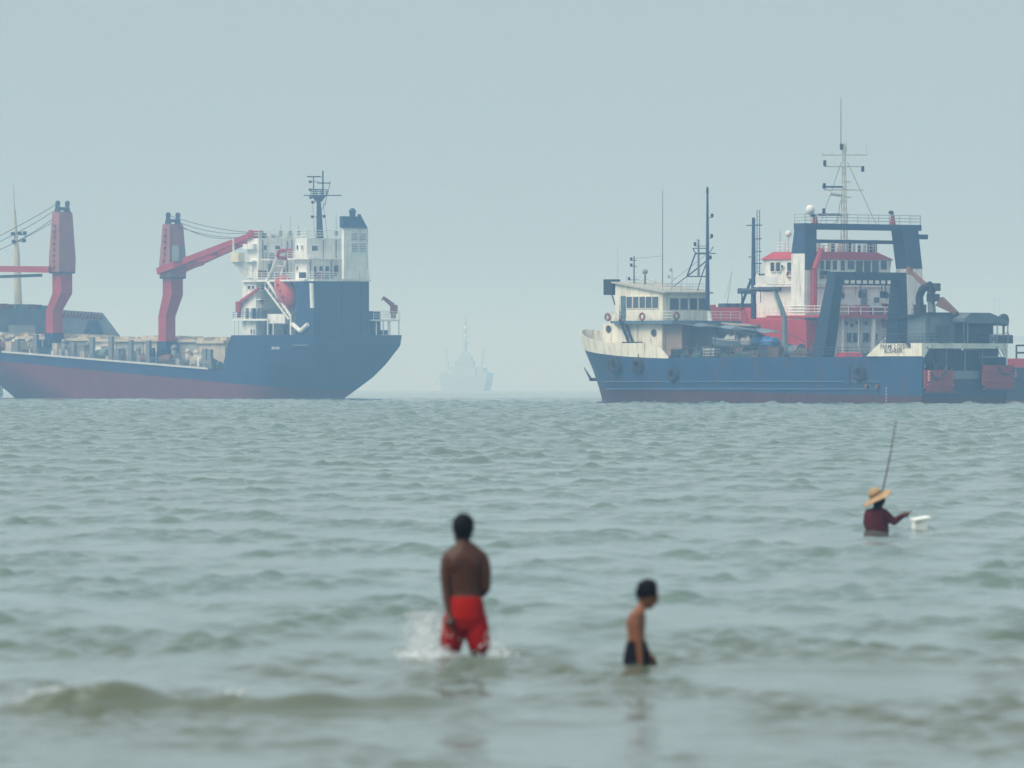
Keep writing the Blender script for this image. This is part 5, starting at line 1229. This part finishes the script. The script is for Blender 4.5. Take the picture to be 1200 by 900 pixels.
# name: an unreadable pale mark on the quarter, plus a draught plate
for k, w in enumerate((1.7, 1.2, 1.5, 1.3)):
    p = C.v(318.5+2.4*k, 409.5, -0.02); q = C.v(318.5+2.4*k+w, 406.3, -0.02); MB().box((p.x, -0.05, p.z), (q.x, 0.1, q.z)).build('name_letter', paint('faded_lettering', (0.42,0.48,0.48)), cs)
MB().box((C.U(343, -0.02), -0.04, C.Z(405.2, -12, 0)), (C.U(360, -0.02), 0.1, C.Z(404.0, -12, 0))).build('hull_mark', paint('faded_mark', (0.18,0.22,0.25)), cs)
# the lifeboat itself
c = C.v(335.5, 343, 1.6); o = on_ship(C, 'lifeboat', c); tag(o, 'enclosed orange lifeboat resting nose down on the cargo ship ramp', 'lifeboat')
rm = Matrix.Rotation(R(58), 3, 'Y'); m = MB(); rings = []
for i in range(13):
    f = i/12*2-1; r = max(0.06, (1-abs(f)**2.6))**0.5
    rings.append([rm @ Vector((f*3.2, 1.75*r*math.cos(t), 1.8*r*math.sin(t)*(1.0 if math.sin(t) < 0 else 0.95))) for t in [2*math.pi*k/14 for k in range(14)]])
m.loft(rings); m.build('lifeboat_hull', ORANGE, o, True)
m = MB(); m.ball(rm @ Vector((-1.7, 0, 1.0)), 0.8, 10, 8, (1.0,0.85,0.8)); m.build('cockpit', ORANGE, o, True)
for f in (-1.2, 0, 1.2): MB().cbox(rm @ Vector((f, -1.66, 0.5)), (0.35,0.1,0.35)).build('window', DARKGLASS, o)
m = MB(); m.path([rm @ Vector((f*3.2*0.98, -1.8*max(0.05, (1-abs(f)**2.6))**0.5, -0.1)) for f in [k/6-1 for k in range(13)]], 0.07); m.build('rubbing_band', paint('band_pale', (0.5,0.35,0.3)), o)

# ------------------------------------------------------------------ ships far out in the haze
def far_ship(name, F, label, k=1.0, box=None):
    r = tag(F.root(name), label, 'ship', 'far ships in the haze'); FG = paint('far_haze_grey', (0.47,0.53,0.54)); FW = paint('far_haze_pale', (0.45,0.48,0.50)); P = lambda x, y, v=0: F.v(x, y, v)  # haze fading put into the paint: both greys set near the airlight colour
    return r, FG, FW
G = Frame(543, 5600, 8)
gr, FG, FW = far_ship('freighter', G, 'faint grey ship dissolving in the haze between the two nearer ships')
def gbox(name, x0, x1, y0, y1, d0, d1, mat): a, b = G.v(x0, y0, d0), G.v(x1, y1, d0); MB().box((a.x, d0, b.z), (b.x, d1, a.z)).build(name, mat, gr)
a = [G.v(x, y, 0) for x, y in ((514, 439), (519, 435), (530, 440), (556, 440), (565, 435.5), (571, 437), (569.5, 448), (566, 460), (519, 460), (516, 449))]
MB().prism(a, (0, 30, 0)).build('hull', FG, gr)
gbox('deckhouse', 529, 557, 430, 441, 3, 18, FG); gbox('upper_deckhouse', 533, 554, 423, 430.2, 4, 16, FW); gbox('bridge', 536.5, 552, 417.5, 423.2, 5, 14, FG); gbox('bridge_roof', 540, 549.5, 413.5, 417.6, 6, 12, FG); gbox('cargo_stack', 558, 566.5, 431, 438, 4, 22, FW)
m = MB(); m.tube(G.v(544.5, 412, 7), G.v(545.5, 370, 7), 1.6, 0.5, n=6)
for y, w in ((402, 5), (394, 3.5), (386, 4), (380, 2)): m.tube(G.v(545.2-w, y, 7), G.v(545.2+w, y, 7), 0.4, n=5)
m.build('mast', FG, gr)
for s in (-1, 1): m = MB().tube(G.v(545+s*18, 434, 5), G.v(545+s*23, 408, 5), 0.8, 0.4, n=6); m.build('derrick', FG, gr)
LAMP = bpy.data.materials.new('masthead_light'); LAMP.use_nodes = True; LAMP.node_tree.nodes['Principled BSDF'].inputs['Emission Color'].default_value = (1,0.97,0.9,1); LAMP.node_tree.nodes['Principled BSDF'].inputs['Emission Strength'].default_value = 2.0
for y in (383.5, 393): MB().ball(G.v(544.8, y, 5), 0.4, 8, 6).build('masthead_light', LAMP, gr)
H = Frame(1190, 5200, 10)
hr, FG, FW = far_ship('tanker', H, 'faint pale ship in the haze off the stern of the blue trawler')
def hbox(name, x0, x1, y0, y1, d0, d1, mat): a, b = H.v(x0, y0, d0), H.v(x1, y1, d0); MB().box((a.x, d0, b.z), (b.x, d1, a.z)).build(name, mat, hr)
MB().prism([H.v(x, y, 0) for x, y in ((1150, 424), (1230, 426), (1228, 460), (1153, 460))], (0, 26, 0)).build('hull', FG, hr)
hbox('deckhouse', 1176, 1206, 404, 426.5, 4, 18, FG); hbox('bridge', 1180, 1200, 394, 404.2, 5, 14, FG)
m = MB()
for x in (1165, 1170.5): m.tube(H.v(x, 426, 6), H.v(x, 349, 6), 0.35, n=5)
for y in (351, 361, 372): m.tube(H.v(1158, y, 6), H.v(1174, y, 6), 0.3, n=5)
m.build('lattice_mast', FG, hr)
# ------------------------------------------------------------------ people
def skin(name, col, rough=0.45):
    m = paint(name, col, rough=rough, var=0.12, scale=6, spec=0.25); return m
class Body:
    def __init__(s): s.m = MB()
    def limb(s, pts, n=12):
        for (p, r), (q, r2) in zip(pts[:-1], pts[1:]): s.m.tube(p, q, r, r2, n=n)
        for p, r in pts: s.m.ball(p, r, n, 8)
        return s
    def torso(s, secs, n=20):
        rings = []
        for (x, y, z), hw, hd in secs:
            rings.append([(x+hw*math.copysign(abs(math.cos(t))**0.85, math.cos(t)), y+hd*math.copysign(abs(math.sin(t))**0.85, math.sin(t)), z) for t in [2*math.pi*k/n for k in range(n)]])
        s.m.loft(rings); return s
    def hand(s, w, d, side, sz=1.0, up=(0,0,1), curl=0.35):
        """palm, four fingers and a thumb growing from wrist w along d"""
        w, d = Vector(w), Vector(d).normalized(); a = d.cross(Vector(up)).normalized(); b = a.cross(d)
        pc = w+d*0.05*sz
        s.m.ball(pc, 0.05*sz, 10, 8, (1,1,1)); 
        for k in range(4):
            o = (k-1.5)*0.019*sz; L = (0.070, 0.080, 0.076, 0.060)[k]*sz; r = 0.0095*sz
            p0 = w+d*0.075*sz+a*o; p1 = p0+d*L*0.55+b*L*curl*0.3; p2 = p1+d*L*0.45+b*L*curl
            s.limb([(p0-d*0.03*sz, r*1.15), (p1, r), (p2, r*0.85)], 7)
        p0 = w+d*0.03*sz+a*side*0.035*sz; s.limb([(p0-a*side*0.01, 0.014*sz), (p0+a*side*0.025*sz+d*0.03*sz, 0.0115*sz), (p0+a*side*0.03*sz+d*0.06*sz+b*0.01, 0.010*sz)], 7)
    def head(s, c, yaw, sz=1.0, tilt=0.0):
        """skull, jaw, nose, ears, brows, lips and eyes; yaw 0 looks along +y"""
        c = Vector(c); M = Matrix.Rotation(yaw, 3, 'Z') @ Matrix.Rotation(-tilt, 3, 'X'); P = lambda x, y, z: c+M @ (Vector((x, y, z))*sz)
        s.m.ball(c, 0.098*sz, 16, 12, (0.80, 0.98, 1.08), M)
        s.m.ball(P(0, 0.030, -0.060), 0.066*sz, 14, 10, (0.85, 0.95, 0.95), M)
        s.m.ball(P(0, 0.062, -0.098), 0.026*sz, 10, 8)
        s.limb([(P(0, 0.092, 0.005), 0.011*sz), (P(0, 0.108, -0.030), 0.014*sz)], 8)
        for k in (-1, 1):
            s.m.ball(P(k*0.080, -0.006, -0.015), 0.028*sz, 10, 8, (0.45, 0.8, 1.15), M)
            s.limb([(P(k*0.018, 0.090, 0.022), 0.010*sz), (P(k*0.050, 0.080, 0.020), 0.009*sz)], 7)
            s.m.ball(P(k*0.035, 0.080, 0.002), 0.014*sz, 8, 6)
        s.limb([(P(-0.022, 0.086, -0.062), 0.008*sz), (P(0, 0.092, -0.060), 0.009*sz), (P(0.022, 0.086, -0.062), 0.008*sz)], 7)
        return P
    def done(s, name, mat, parent, vox=0.009):
        o = s.m.build(name, mat, parent, True)
        r = o.modifiers.new('skin', 'REMESH'); r.mode = 'VOXEL'; r.voxel_size = vox; r.use_smooth_shade = True
        k = o.modifiers.new('soften', 'SMOOTH'); k.factor = 0.5; k.iterations = 4
        return o
def hair(parent, P, sz, mat, full=1.0):
    b = Body(); rng = random.Random(3)
    b.m.ball(P(0, -0.020, 0.030), 0.104*sz, 16, 12, (0.86, 0.96, 1.0))
    b.m.ball(P(0, -0.048, -0.004), 0.074*sz, 14, 10, (0.92, 0.8, 1.1))
    for k in range(46):
        th = rng.uniform(0, 6.283); ph = rng.uniform(0.05, 1.25)
        x, y, z = math.sin(ph)*math.cos(th), math.sin(ph)*math.sin(th), math.cos(ph)
        if y > 0.55 and z < 0.6: continue
        b.m.ball(P(x*0.085, y*0.094-0.016, 0.024+z*0.098), rng.uniform(0.014, 0.026)*sz, 7, 5)
    return b.done('hair', mat, parent, 0.008)
def eyes(parent, P, sz):
    EYE = glass('eye_dark', (0.02, 0.015, 0.012))
    for k in (-1, 1): MB().ball(P(k*0.035, 0.091, 0.002), 0.008*sz, 8, 6).build('eye', EYE, parent, True)
def water_at(x, y):
    j = int(np.argmin(np.abs(Y[:, 0]-y))); i = int(np.argmin(np.abs(X[j]-x))); return float(Z[j, i])

HAIR = paint('black_hair', (0.004, 0.004, 0.005), rough=0.7, spec=0.12)
# -- man wading away from the beach
d = 70.4; W = (545-600)/FPX*d
man = tag(empty('person', (W, d, -0.55)), 'shirtless man in red shorts seen from behind, wading thigh deep', 'person')
man.scale = (0.94, 0.96, 1.0)
SK1 = skin('skin_deep_brown', (0.070, 0.024, 0.011))
b = Body()
b.torso([((0,0.0,0.78),0.13,0.10), ((0,0,0.86),0.155,0.11), ((0,0,0.95),0.155,0.11), ((0,0.01,1.06),0.132,0.092), ((0.003,0.01,1.16),0.142,0.098), ((0.003,0.01,1.27),0.166,0.108), ((0.0,0.0,1.36),0.172,0.102), ((0,-0.005,1.405),0.140,0.082), ((-0.004,-0.005,1.45),0.085,0.065), ((-0.008,0.0,1.50),0.050,0.054)])
for k in (-1, 1): b.m.ball((k*0.075, -0.055, 1.31), 0.07, 12, 8, (1, 0.7, 1.25)); b.m.ball((k*0.072, -0.05, 0.86), 0.085, 12, 8)
b.limb([((-0.008,0,1.46),0.058),((-0.018,0.012,1.56),0.052)])
for k in (-1, 1): b.limb([((-0.006,0,1.475),0.050),((k*0.07,-0.005,1.425),0.048),((k*0.135,0,1.375),0.048)])
P1 = b.head((-0.026, 0.022, 1.585), R(32), 0.98)
b.limb([((-0.142,0,1.365),0.056),((-0.162,-0.005,1.33),0.054),((-0.176,-0.025,1.24),0.047),((-0.172,-0.045,1.12),0.039),((-0.158,-0.075,1.0),0.036),((-0.135,-0.115,0.88),0.027)])
b.hand((-0.135,-0.115,0.88), (0.13,-0.18,-1), 1, 1.0, (1,0,0))
b.limb([((0.142,0,1.360),0.056),((0.166,0.0,1.32),0.054),((0.185,-0.015,1.24),0.047),((0.186,-0.01,1.11),0.040),((0.155,0.09,1.06),0.036),((0.10,0.20,1.05),0.027)])
b.hand((0.10,0.20,1.05), (-0.5,0.9,0.05), -1)
b.limb([((-0.085,0,0.86),0.095),((-0.10,0.03,0.68),0.080),((-0.115,0.07,0.48),0.056),((-0.118,0.05,0.34),0.056),((-0.12,-0.02,0.08),0.036)])
b.limb([((-0.12,-0.03,0.035),0.036),((-0.13,0.12,0.025),0.028)])
b.limb([((0.085,0,0.86),0.095),((0.105,-0.02,0.68),0.080),((0.118,-0.02,0.48),0.056),((0.118,-0.05,0.34),0.056),((0.12,-0.12,0.08),0.036)])
b.limb([((0.12,-0.13,0.035),0.036),((0.125,0.02,0.025),0.028)])
b.done('body', SK1, man)
hair(man, P1, 1.10, HAIR); eyes(man, P1, 1.0)
b = Body()
b.torso([((0,-0.008,0.76),0.150,0.120), ((0,-0.012,0.86),0.176,0.142), ((0,-0.006,0.95),0.172,0.132), ((0,0.0,1.035),0.150,0.110)])
for k, y in ((-1, 0.03), (1, -0.02)): b.limb([((k*0.086, 0, 0.84), 0.112), ((k*0.108, y, 0.72), 0.110), ((k*0.122, y*1.2, 0.655), 0.104)], 16)
b.done('shorts', paint('red_swim_shorts', (0.32, 0.008, 0.004), rough=0.8, var=0.3, scale=8, spec=0.08), man, 0.011)

# -- boy in profile, looking down
d = 67.7; W = (747-600)/FPX*d
boy = tag(empty('person', (W, d, -0.46)), 'shirtless boy in dark shorts standing waist deep, head bowed to the right', 'person')
SK2 = skin('skin_tan', (0.24, 0.095, 0.048))
b = Body(); z0 = 0.46
b.torso([((-0.005,0,0.42),0.078,0.095), ((-0.008,0,0.50),0.090,0.108), ((-0.006,0,0.58),0.086,0.105), ((-0.008,0,0.66),0.068,0.092), ((-0.012,0,0.74),0.072,0.100), ((-0.012,0,0.82),0.078,0.115), ((-0.002,0,0.875),0.066,0.115), ((0.014,0,0.91),0.045,0.065), ((0.03,0,0.94),0.036,0.04)])
b.limb([((0.02,0,0.90),0.040),((0.055,0,0.985),0.037)])
P2 = b.head((0.082, 0.0, 1.03), R(-72), 0.88, R(22))
b.limb([((-0.012,-0.115,0.865),0.042),((-0.006,-0.128,0.80),0.036),((0.010,-0.128,0.66),0.029),((0.022,-0.120,0.52),0.024),((0.016,-0.115,0.44),0.020)])
b.hand((0.016,-0.115,0.44), (0.05,0,-1), 1, 0.75, (0,1,0))
b.limb([((-0.010,0.115,0.865),0.042),((0.01,0.130,0.78),0.034),((0.035,0.125,0.66),0.028),((0.10,0.10,0.54),0.020)])
b.hand((0.10,0.10,0.54), (0.5,0,-0.9), -1, 0.75, (0,1,0))
for k in (-1, 1): b.limb([((0.0,k*0.055,0.48),0.068),((0.03,k*0.060,0.34),0.052),((0.04,k*0.062,0.24),0.040),((0.0,k*0.062,0.05),0.028)]); b.limb([((0.0,k*0.062,0.03),0.026),((0.10,k*0.065,0.02),0.02)])
b.done('body', SK2, boy, 0.008)
hair(boy, P2, 0.92, HAIR); eyes(boy, P2, 0.88)
b = Body()
b.torso([((0.0,0,0.40),0.104,0.112), ((-0.006,0,0.50),0.110,0.124), ((-0.008,0,0.58),0.098,0.118), ((-0.005,0,0.665),0.078,0.104)])
for k in (-1, 1): b.limb([((0.0,k*0.058,0.46),0.084),((0.025,k*0.062,0.34),0.080)], 14)
b.done('shorts', paint('dark_swim_shorts', (0.008, 0.006, 0.010), rough=0.8, var=0.3, scale=8, spec=0.1), boy, 0.010)

# -- angler chest deep with straw hat, reaching to the right
d = 130.2; W = (1028-600)/FPX*d; px = d/FPX
ang = tag(empty('person', (W, d, -0.96)), 'angler in wide straw hat and dark red shirt, chest deep with one arm out', 'person')
SHIRT = paint('maroon_shirt', (0.075, 0.008, 0.014), rough=0.8, var=0.3, scale=5)
SK3 = skin('skin_brown', (0.14, 0.065, 0.04))
b = Body(); h0 = 0.98
b.torso([((0,0,0.80),0.15,0.11), ((0,0,0.95),0.165,0.115), ((-0.01,0,1.10),0.165,0.115), ((-0.012,0,1.22),0.150,0.105), ((0.0,0,1.28),0.105,0.082), ((0.015,0,1.33),0.055,0.055)])
b.limb([((0.015,0,1.30),0.055),((0.035,0.01,1.40),0.050)])
P3 = b.head((0.035, 0.02, 1.445), R(-35), 1.0, R(8))
sh_, eb, wr = (0.105, 0.0, 1.225), (0.255, -0.03, 1.10), (0.395, -0.02, 1.195)
b.limb([(sh_, 0.062), ((0.18,-0.015,1.16), 0.052), (eb, 0.044), (wr, 0.030)]); b.hand(wr, (0.85,0.05,0.35), 1, 1.0, (0,0,1))
b.limb([((-0.125,0.01,1.225),0.060),((-0.15,0.12,1.09),0.050),((-0.12,0.20,0.99),0.044),((-0.02,0.26,1.08),0.031)]); b.hand((-0.02,0.26,1.08), (0.8,0.2,0.3), 1, 1.0)
for k in (-1, 1): b.limb([((k*0.085,0,0.85),0.10),((k*0.10,0.02,0.48),0.062),((k*0.11,-0.03,0.07),0.042)]); b.limb([((k*0.11,-0.03,0.035),0.04),((k*0.12,0.13,0.03),0.03)])
b.done('body', SK3, ang, 0.010)
b = Body()
b.torso([((0,0,0.86),0.172,0.128), ((0,0,0.97),0.180,0.130), ((-0.01,0,1.10),0.180,0.130), ((-0.012,0,1.22),0.163,0.118), ((0.0,0,1.29),0.110,0.09), ((0.012,0,1.325),0.066,0.066)])
b.limb([(sh_, 0.075), ((0.18,-0.015,1.16), 0.066), (eb, 0.058), ((0.385,-0.02,1.188), 0.042)], 14); b.limb([((-0.125,0.01,1.225),0.074),((-0.15,0.12,1.09),0.064),((-0.12,0.20,0.99),0.056),((-0.035,0.25,1.065),0.042)], 14)
b.done('shirt', SHIRT, ang, 0.011)
b = Body(); b.m.ball(P3(0,-0.012,-0.01), 0.112, 14, 10, (0.9,1.0,1.0)); b.limb([(P3(0,-0.03,-0.06),0.075),(P3(0,-0.05,-0.14),0.062)]); b.done('head_cloth', paint('black_cloth', (0.012,0.01,0.014), rough=0.9), ang, 0.01)
eyes(ang, P3, 1.0)
STRAW = paint('straw', (0.44, 0.28, 0.15), rough=0.8, var=0.3, scale=14, bump=0.4)
hc = Vector((-0.005, 0.01, 1.475)); HM = Matrix.Rotation(R(-30), 3, 'Y') @ Matrix.Rotation(R(8), 3, 'X')
prof = [(0.005, 0.150), (0.050, 0.146), (0.082, 0.125), (0.096, 0.09), (0.104, 0.045), (0.115, 0.018), (0.16, 0.004), (0.22, -0.014), (0.245, -0.02), (0.243, -0.03), (0.16, -0.008), (0.106, 0.006), (0.095, 0.04), (0.08, 0.10), (0.005, 0.13)]
m = MB(); rings = [[hc+HM @ Vector((r*math.cos(t), r*math.sin(t), z+(0.012*math.sin(3*t+1) if r > 0.15 else 0))) for t in [2*math.pi*k/32 for k in range(32)]] for r, z in prof]
m.loft(rings); hat = m.build('straw_hat', STRAW, ang, True)
m = MB()
m.loft([[hc+HM @ Vector((r*math.cos(t), r*math.sin(t), z)) for t in [2*math.pi*k/32 for k in range(32)]] for r, z in ((0.106, 0.045), (0.103, 0.07))], cap=False); m.build('hat_band', paint('hat_band', (0.12,0.06,0.03)), hat, True)

# fishing rod in the far hand
BAM = paint('bamboo', (0.075, 0.05, 0.035), rough=0.5, var=0.3, scale=10)
rod = tag(empty('fishing_rod', (W-0.02, d+0.30, -0.96+1.08)), 'dark bamboo fishing rod rising above the straw hat', 'fishing rod')
tip = Vector(((1052-1028)*px*1.01+0.02, 0.35, 2.24-(495-450)*(d+0.6)/FPX-0.10))
base = Vector((-0.05, -0.05, -0.12)); nseg = 9
for k in range(nseg):
    f0, f1 = k/nseg, (k+1)/nseg; bow = lambda f: base.lerp(tip, f)+Vector((0.03*math.sin(math.pi*f), 0, 0))
    MB().tube(bow(f0), bow(f1), 0.017-0.010*f0, 0.017-0.010*f1, n=8).build('cane_segment', BAM, rod)
    MB().torus(bow(f1), tip-base, 0.014-0.009*f1, 0.006, 10, 6).build('node_ring', paint('bamboo_node', (0.03,0.02,0.015)), rod)
pts = [tip+Vector((0,0,0))]; m = MB(); end = Vector((1.2, 6.0, -0.05)); prev = tip
for i in range(1, 9): q = tip.lerp(end, i/8)-Vector((0,0,0.25*math.sin(math.pi*i/8))); m.tube(prev, q, 0.0008, n=4, caps=False); prev = q
m.build('fishing_line', paint('line_clear', (0.3,0.35,0.35)), rod)

# floating foam box with its lid askew
d2 = 131.8; W2 = (1077.5-600)/FPX*d2
bx = tag(empty('foam_box', (W2, d2, water_at(W2, d2)+0.012), R(12)), 'white foam cool box with tilted lid floating beside the angler', 'cool box')
FOAM = paint('white_foam', (0.80, 0.79, 0.74), rough=0.8, var=0.08, scale=8)
w, dd, h, t = 0.205, 0.19, 0.155, 0.02; m = MB()
m.box((-w/2,-dd/2,0),(w/2,dd/2,t)); m.box((-w/2,-dd/2,t),(-w/2+t,dd/2,h)); m.box((w/2-t,-dd/2,t),(w/2,dd/2,h)); m.box((-w/2+t,-dd/2,t),(w/2-t,-dd/2+t,h)); m.box((-w/2+t,dd/2-t,t),(w/2-t,dd/2,h))
bo = m.build('box_body', FOAM, bx); bv_ = bo.modifiers.new('round', 'BEVEL'); bv_.width = 0.006; bv_.segments = 2
m = MB().box((-0.13,-0.11,-0.016),(0.15,0.11,0.022)); lid = m.build('lid', FOAM, bx); lid.location = (0.012, 0, h+0.028); lid.rotation_euler = (R(5), R(-9), R(6)); bv_ = lid.modifiers.new('round', 'BEVEL'); bv_.width = 0.007; bv_.segments = 2

# ------------------------------------------------------------------ splash round the wading man
rng = random.Random(5); m = MB()
def drop(c, r):
    a = [Vector((rng.gauss(0,1), rng.gauss(0,1), rng.gauss(0,1))).normalized()*r*rng.uniform(0.6, 1.3) for _ in range(3)]
    c = Vector(c); m.add([c+a[0], c-a[0], c+a[1], c-a[1], c+a[2], c-a[2]], [(0,2,4),(2,1,4),(1,3,4),(3,0,4),(2,0,5),(1,2,5),(3,1,5),(0,3,5)])
for k in range(2600):
    f = rng.random()
    if rng.random() < 0.90: cx, hgt, sp = -0.69+rng.gauss(0, 0.075), 0.36*rng.random()**1.8, 0
    else: cx, hgt, sp = -0.13+rng.gauss(0, 0.06), 0.2*rng.random()**2, 0
    cx += (0.10 if cx < -0.4 else -0.03)*(hgt/0.3)*rng.uniform(-1, 0.2)
    drop((cx, 70.3+rng.gauss(0, 0.22), 0.0+hgt), rng.uniform(0.003, 0.011)*(1.3 if hgt < 0.12 else 1.0))
for k in range(500): drop((-0.66+rng.gauss(0, 0.15), 70.1+rng.gauss(0, 0.5), 0.01+0.03*rng.random()), rng.uniform(0.004, 0.012))
sp = m.build('splash', paint('white_water', (0.80,0.83,0.83), rough=0.35, var=0.02), None); tag(sp, 'white splash of water thrown up round the wading man', 'splash', kind='stuff')
m = MB()                                     # broken crest of the shore wave
for k in range(220):
    cx = -3.15+rng.gauss(0, 0.17) if rng.random() < 0.85 else -1.9+rng.gauss(0, 0.09)
    j = 58.98+rng.gauss(0, 0.09); drop((cx, j, water_at(cx, j)+abs(rng.gauss(0, 0.018))), rng.uniform(0.004, 0.013))
fo = m.build('wave_foam', MATS['white_water'], None); tag(fo, 'white broken foam on the crest of the shore wave', 'foam', kind='stuff')

# ------------------------------------------------------------------ the hazy air
hz = MB().box((-5200, -200, -8.5), (5200, 9800, 66)).build('haze', None)
hm = bpy.data.materials.new('haze_air'); hm.use_nodes = True
n, l = hm.node_tree.nodes, hm.node_tree.links
n.remove(n['Principled BSDF'])
pv = n.new('ShaderNodeVolumePrincipled')
pv.inputs['Color'].default_value = (0.38, 0.65, 1.0, 1)
pv.inputs['Density'].default_value = 0.00041
pv.inputs['Absorption Color'].default_value = (1, 1, 1, 1)      # the haze only scatters
pv.inputs['Anisotropy'].default_value = 0.0
l.new(pv.outputs['Volume'], n['Material Output'].inputs['Volume'])
hz.data.materials.append(hm); tag(hz, kind='stuff')
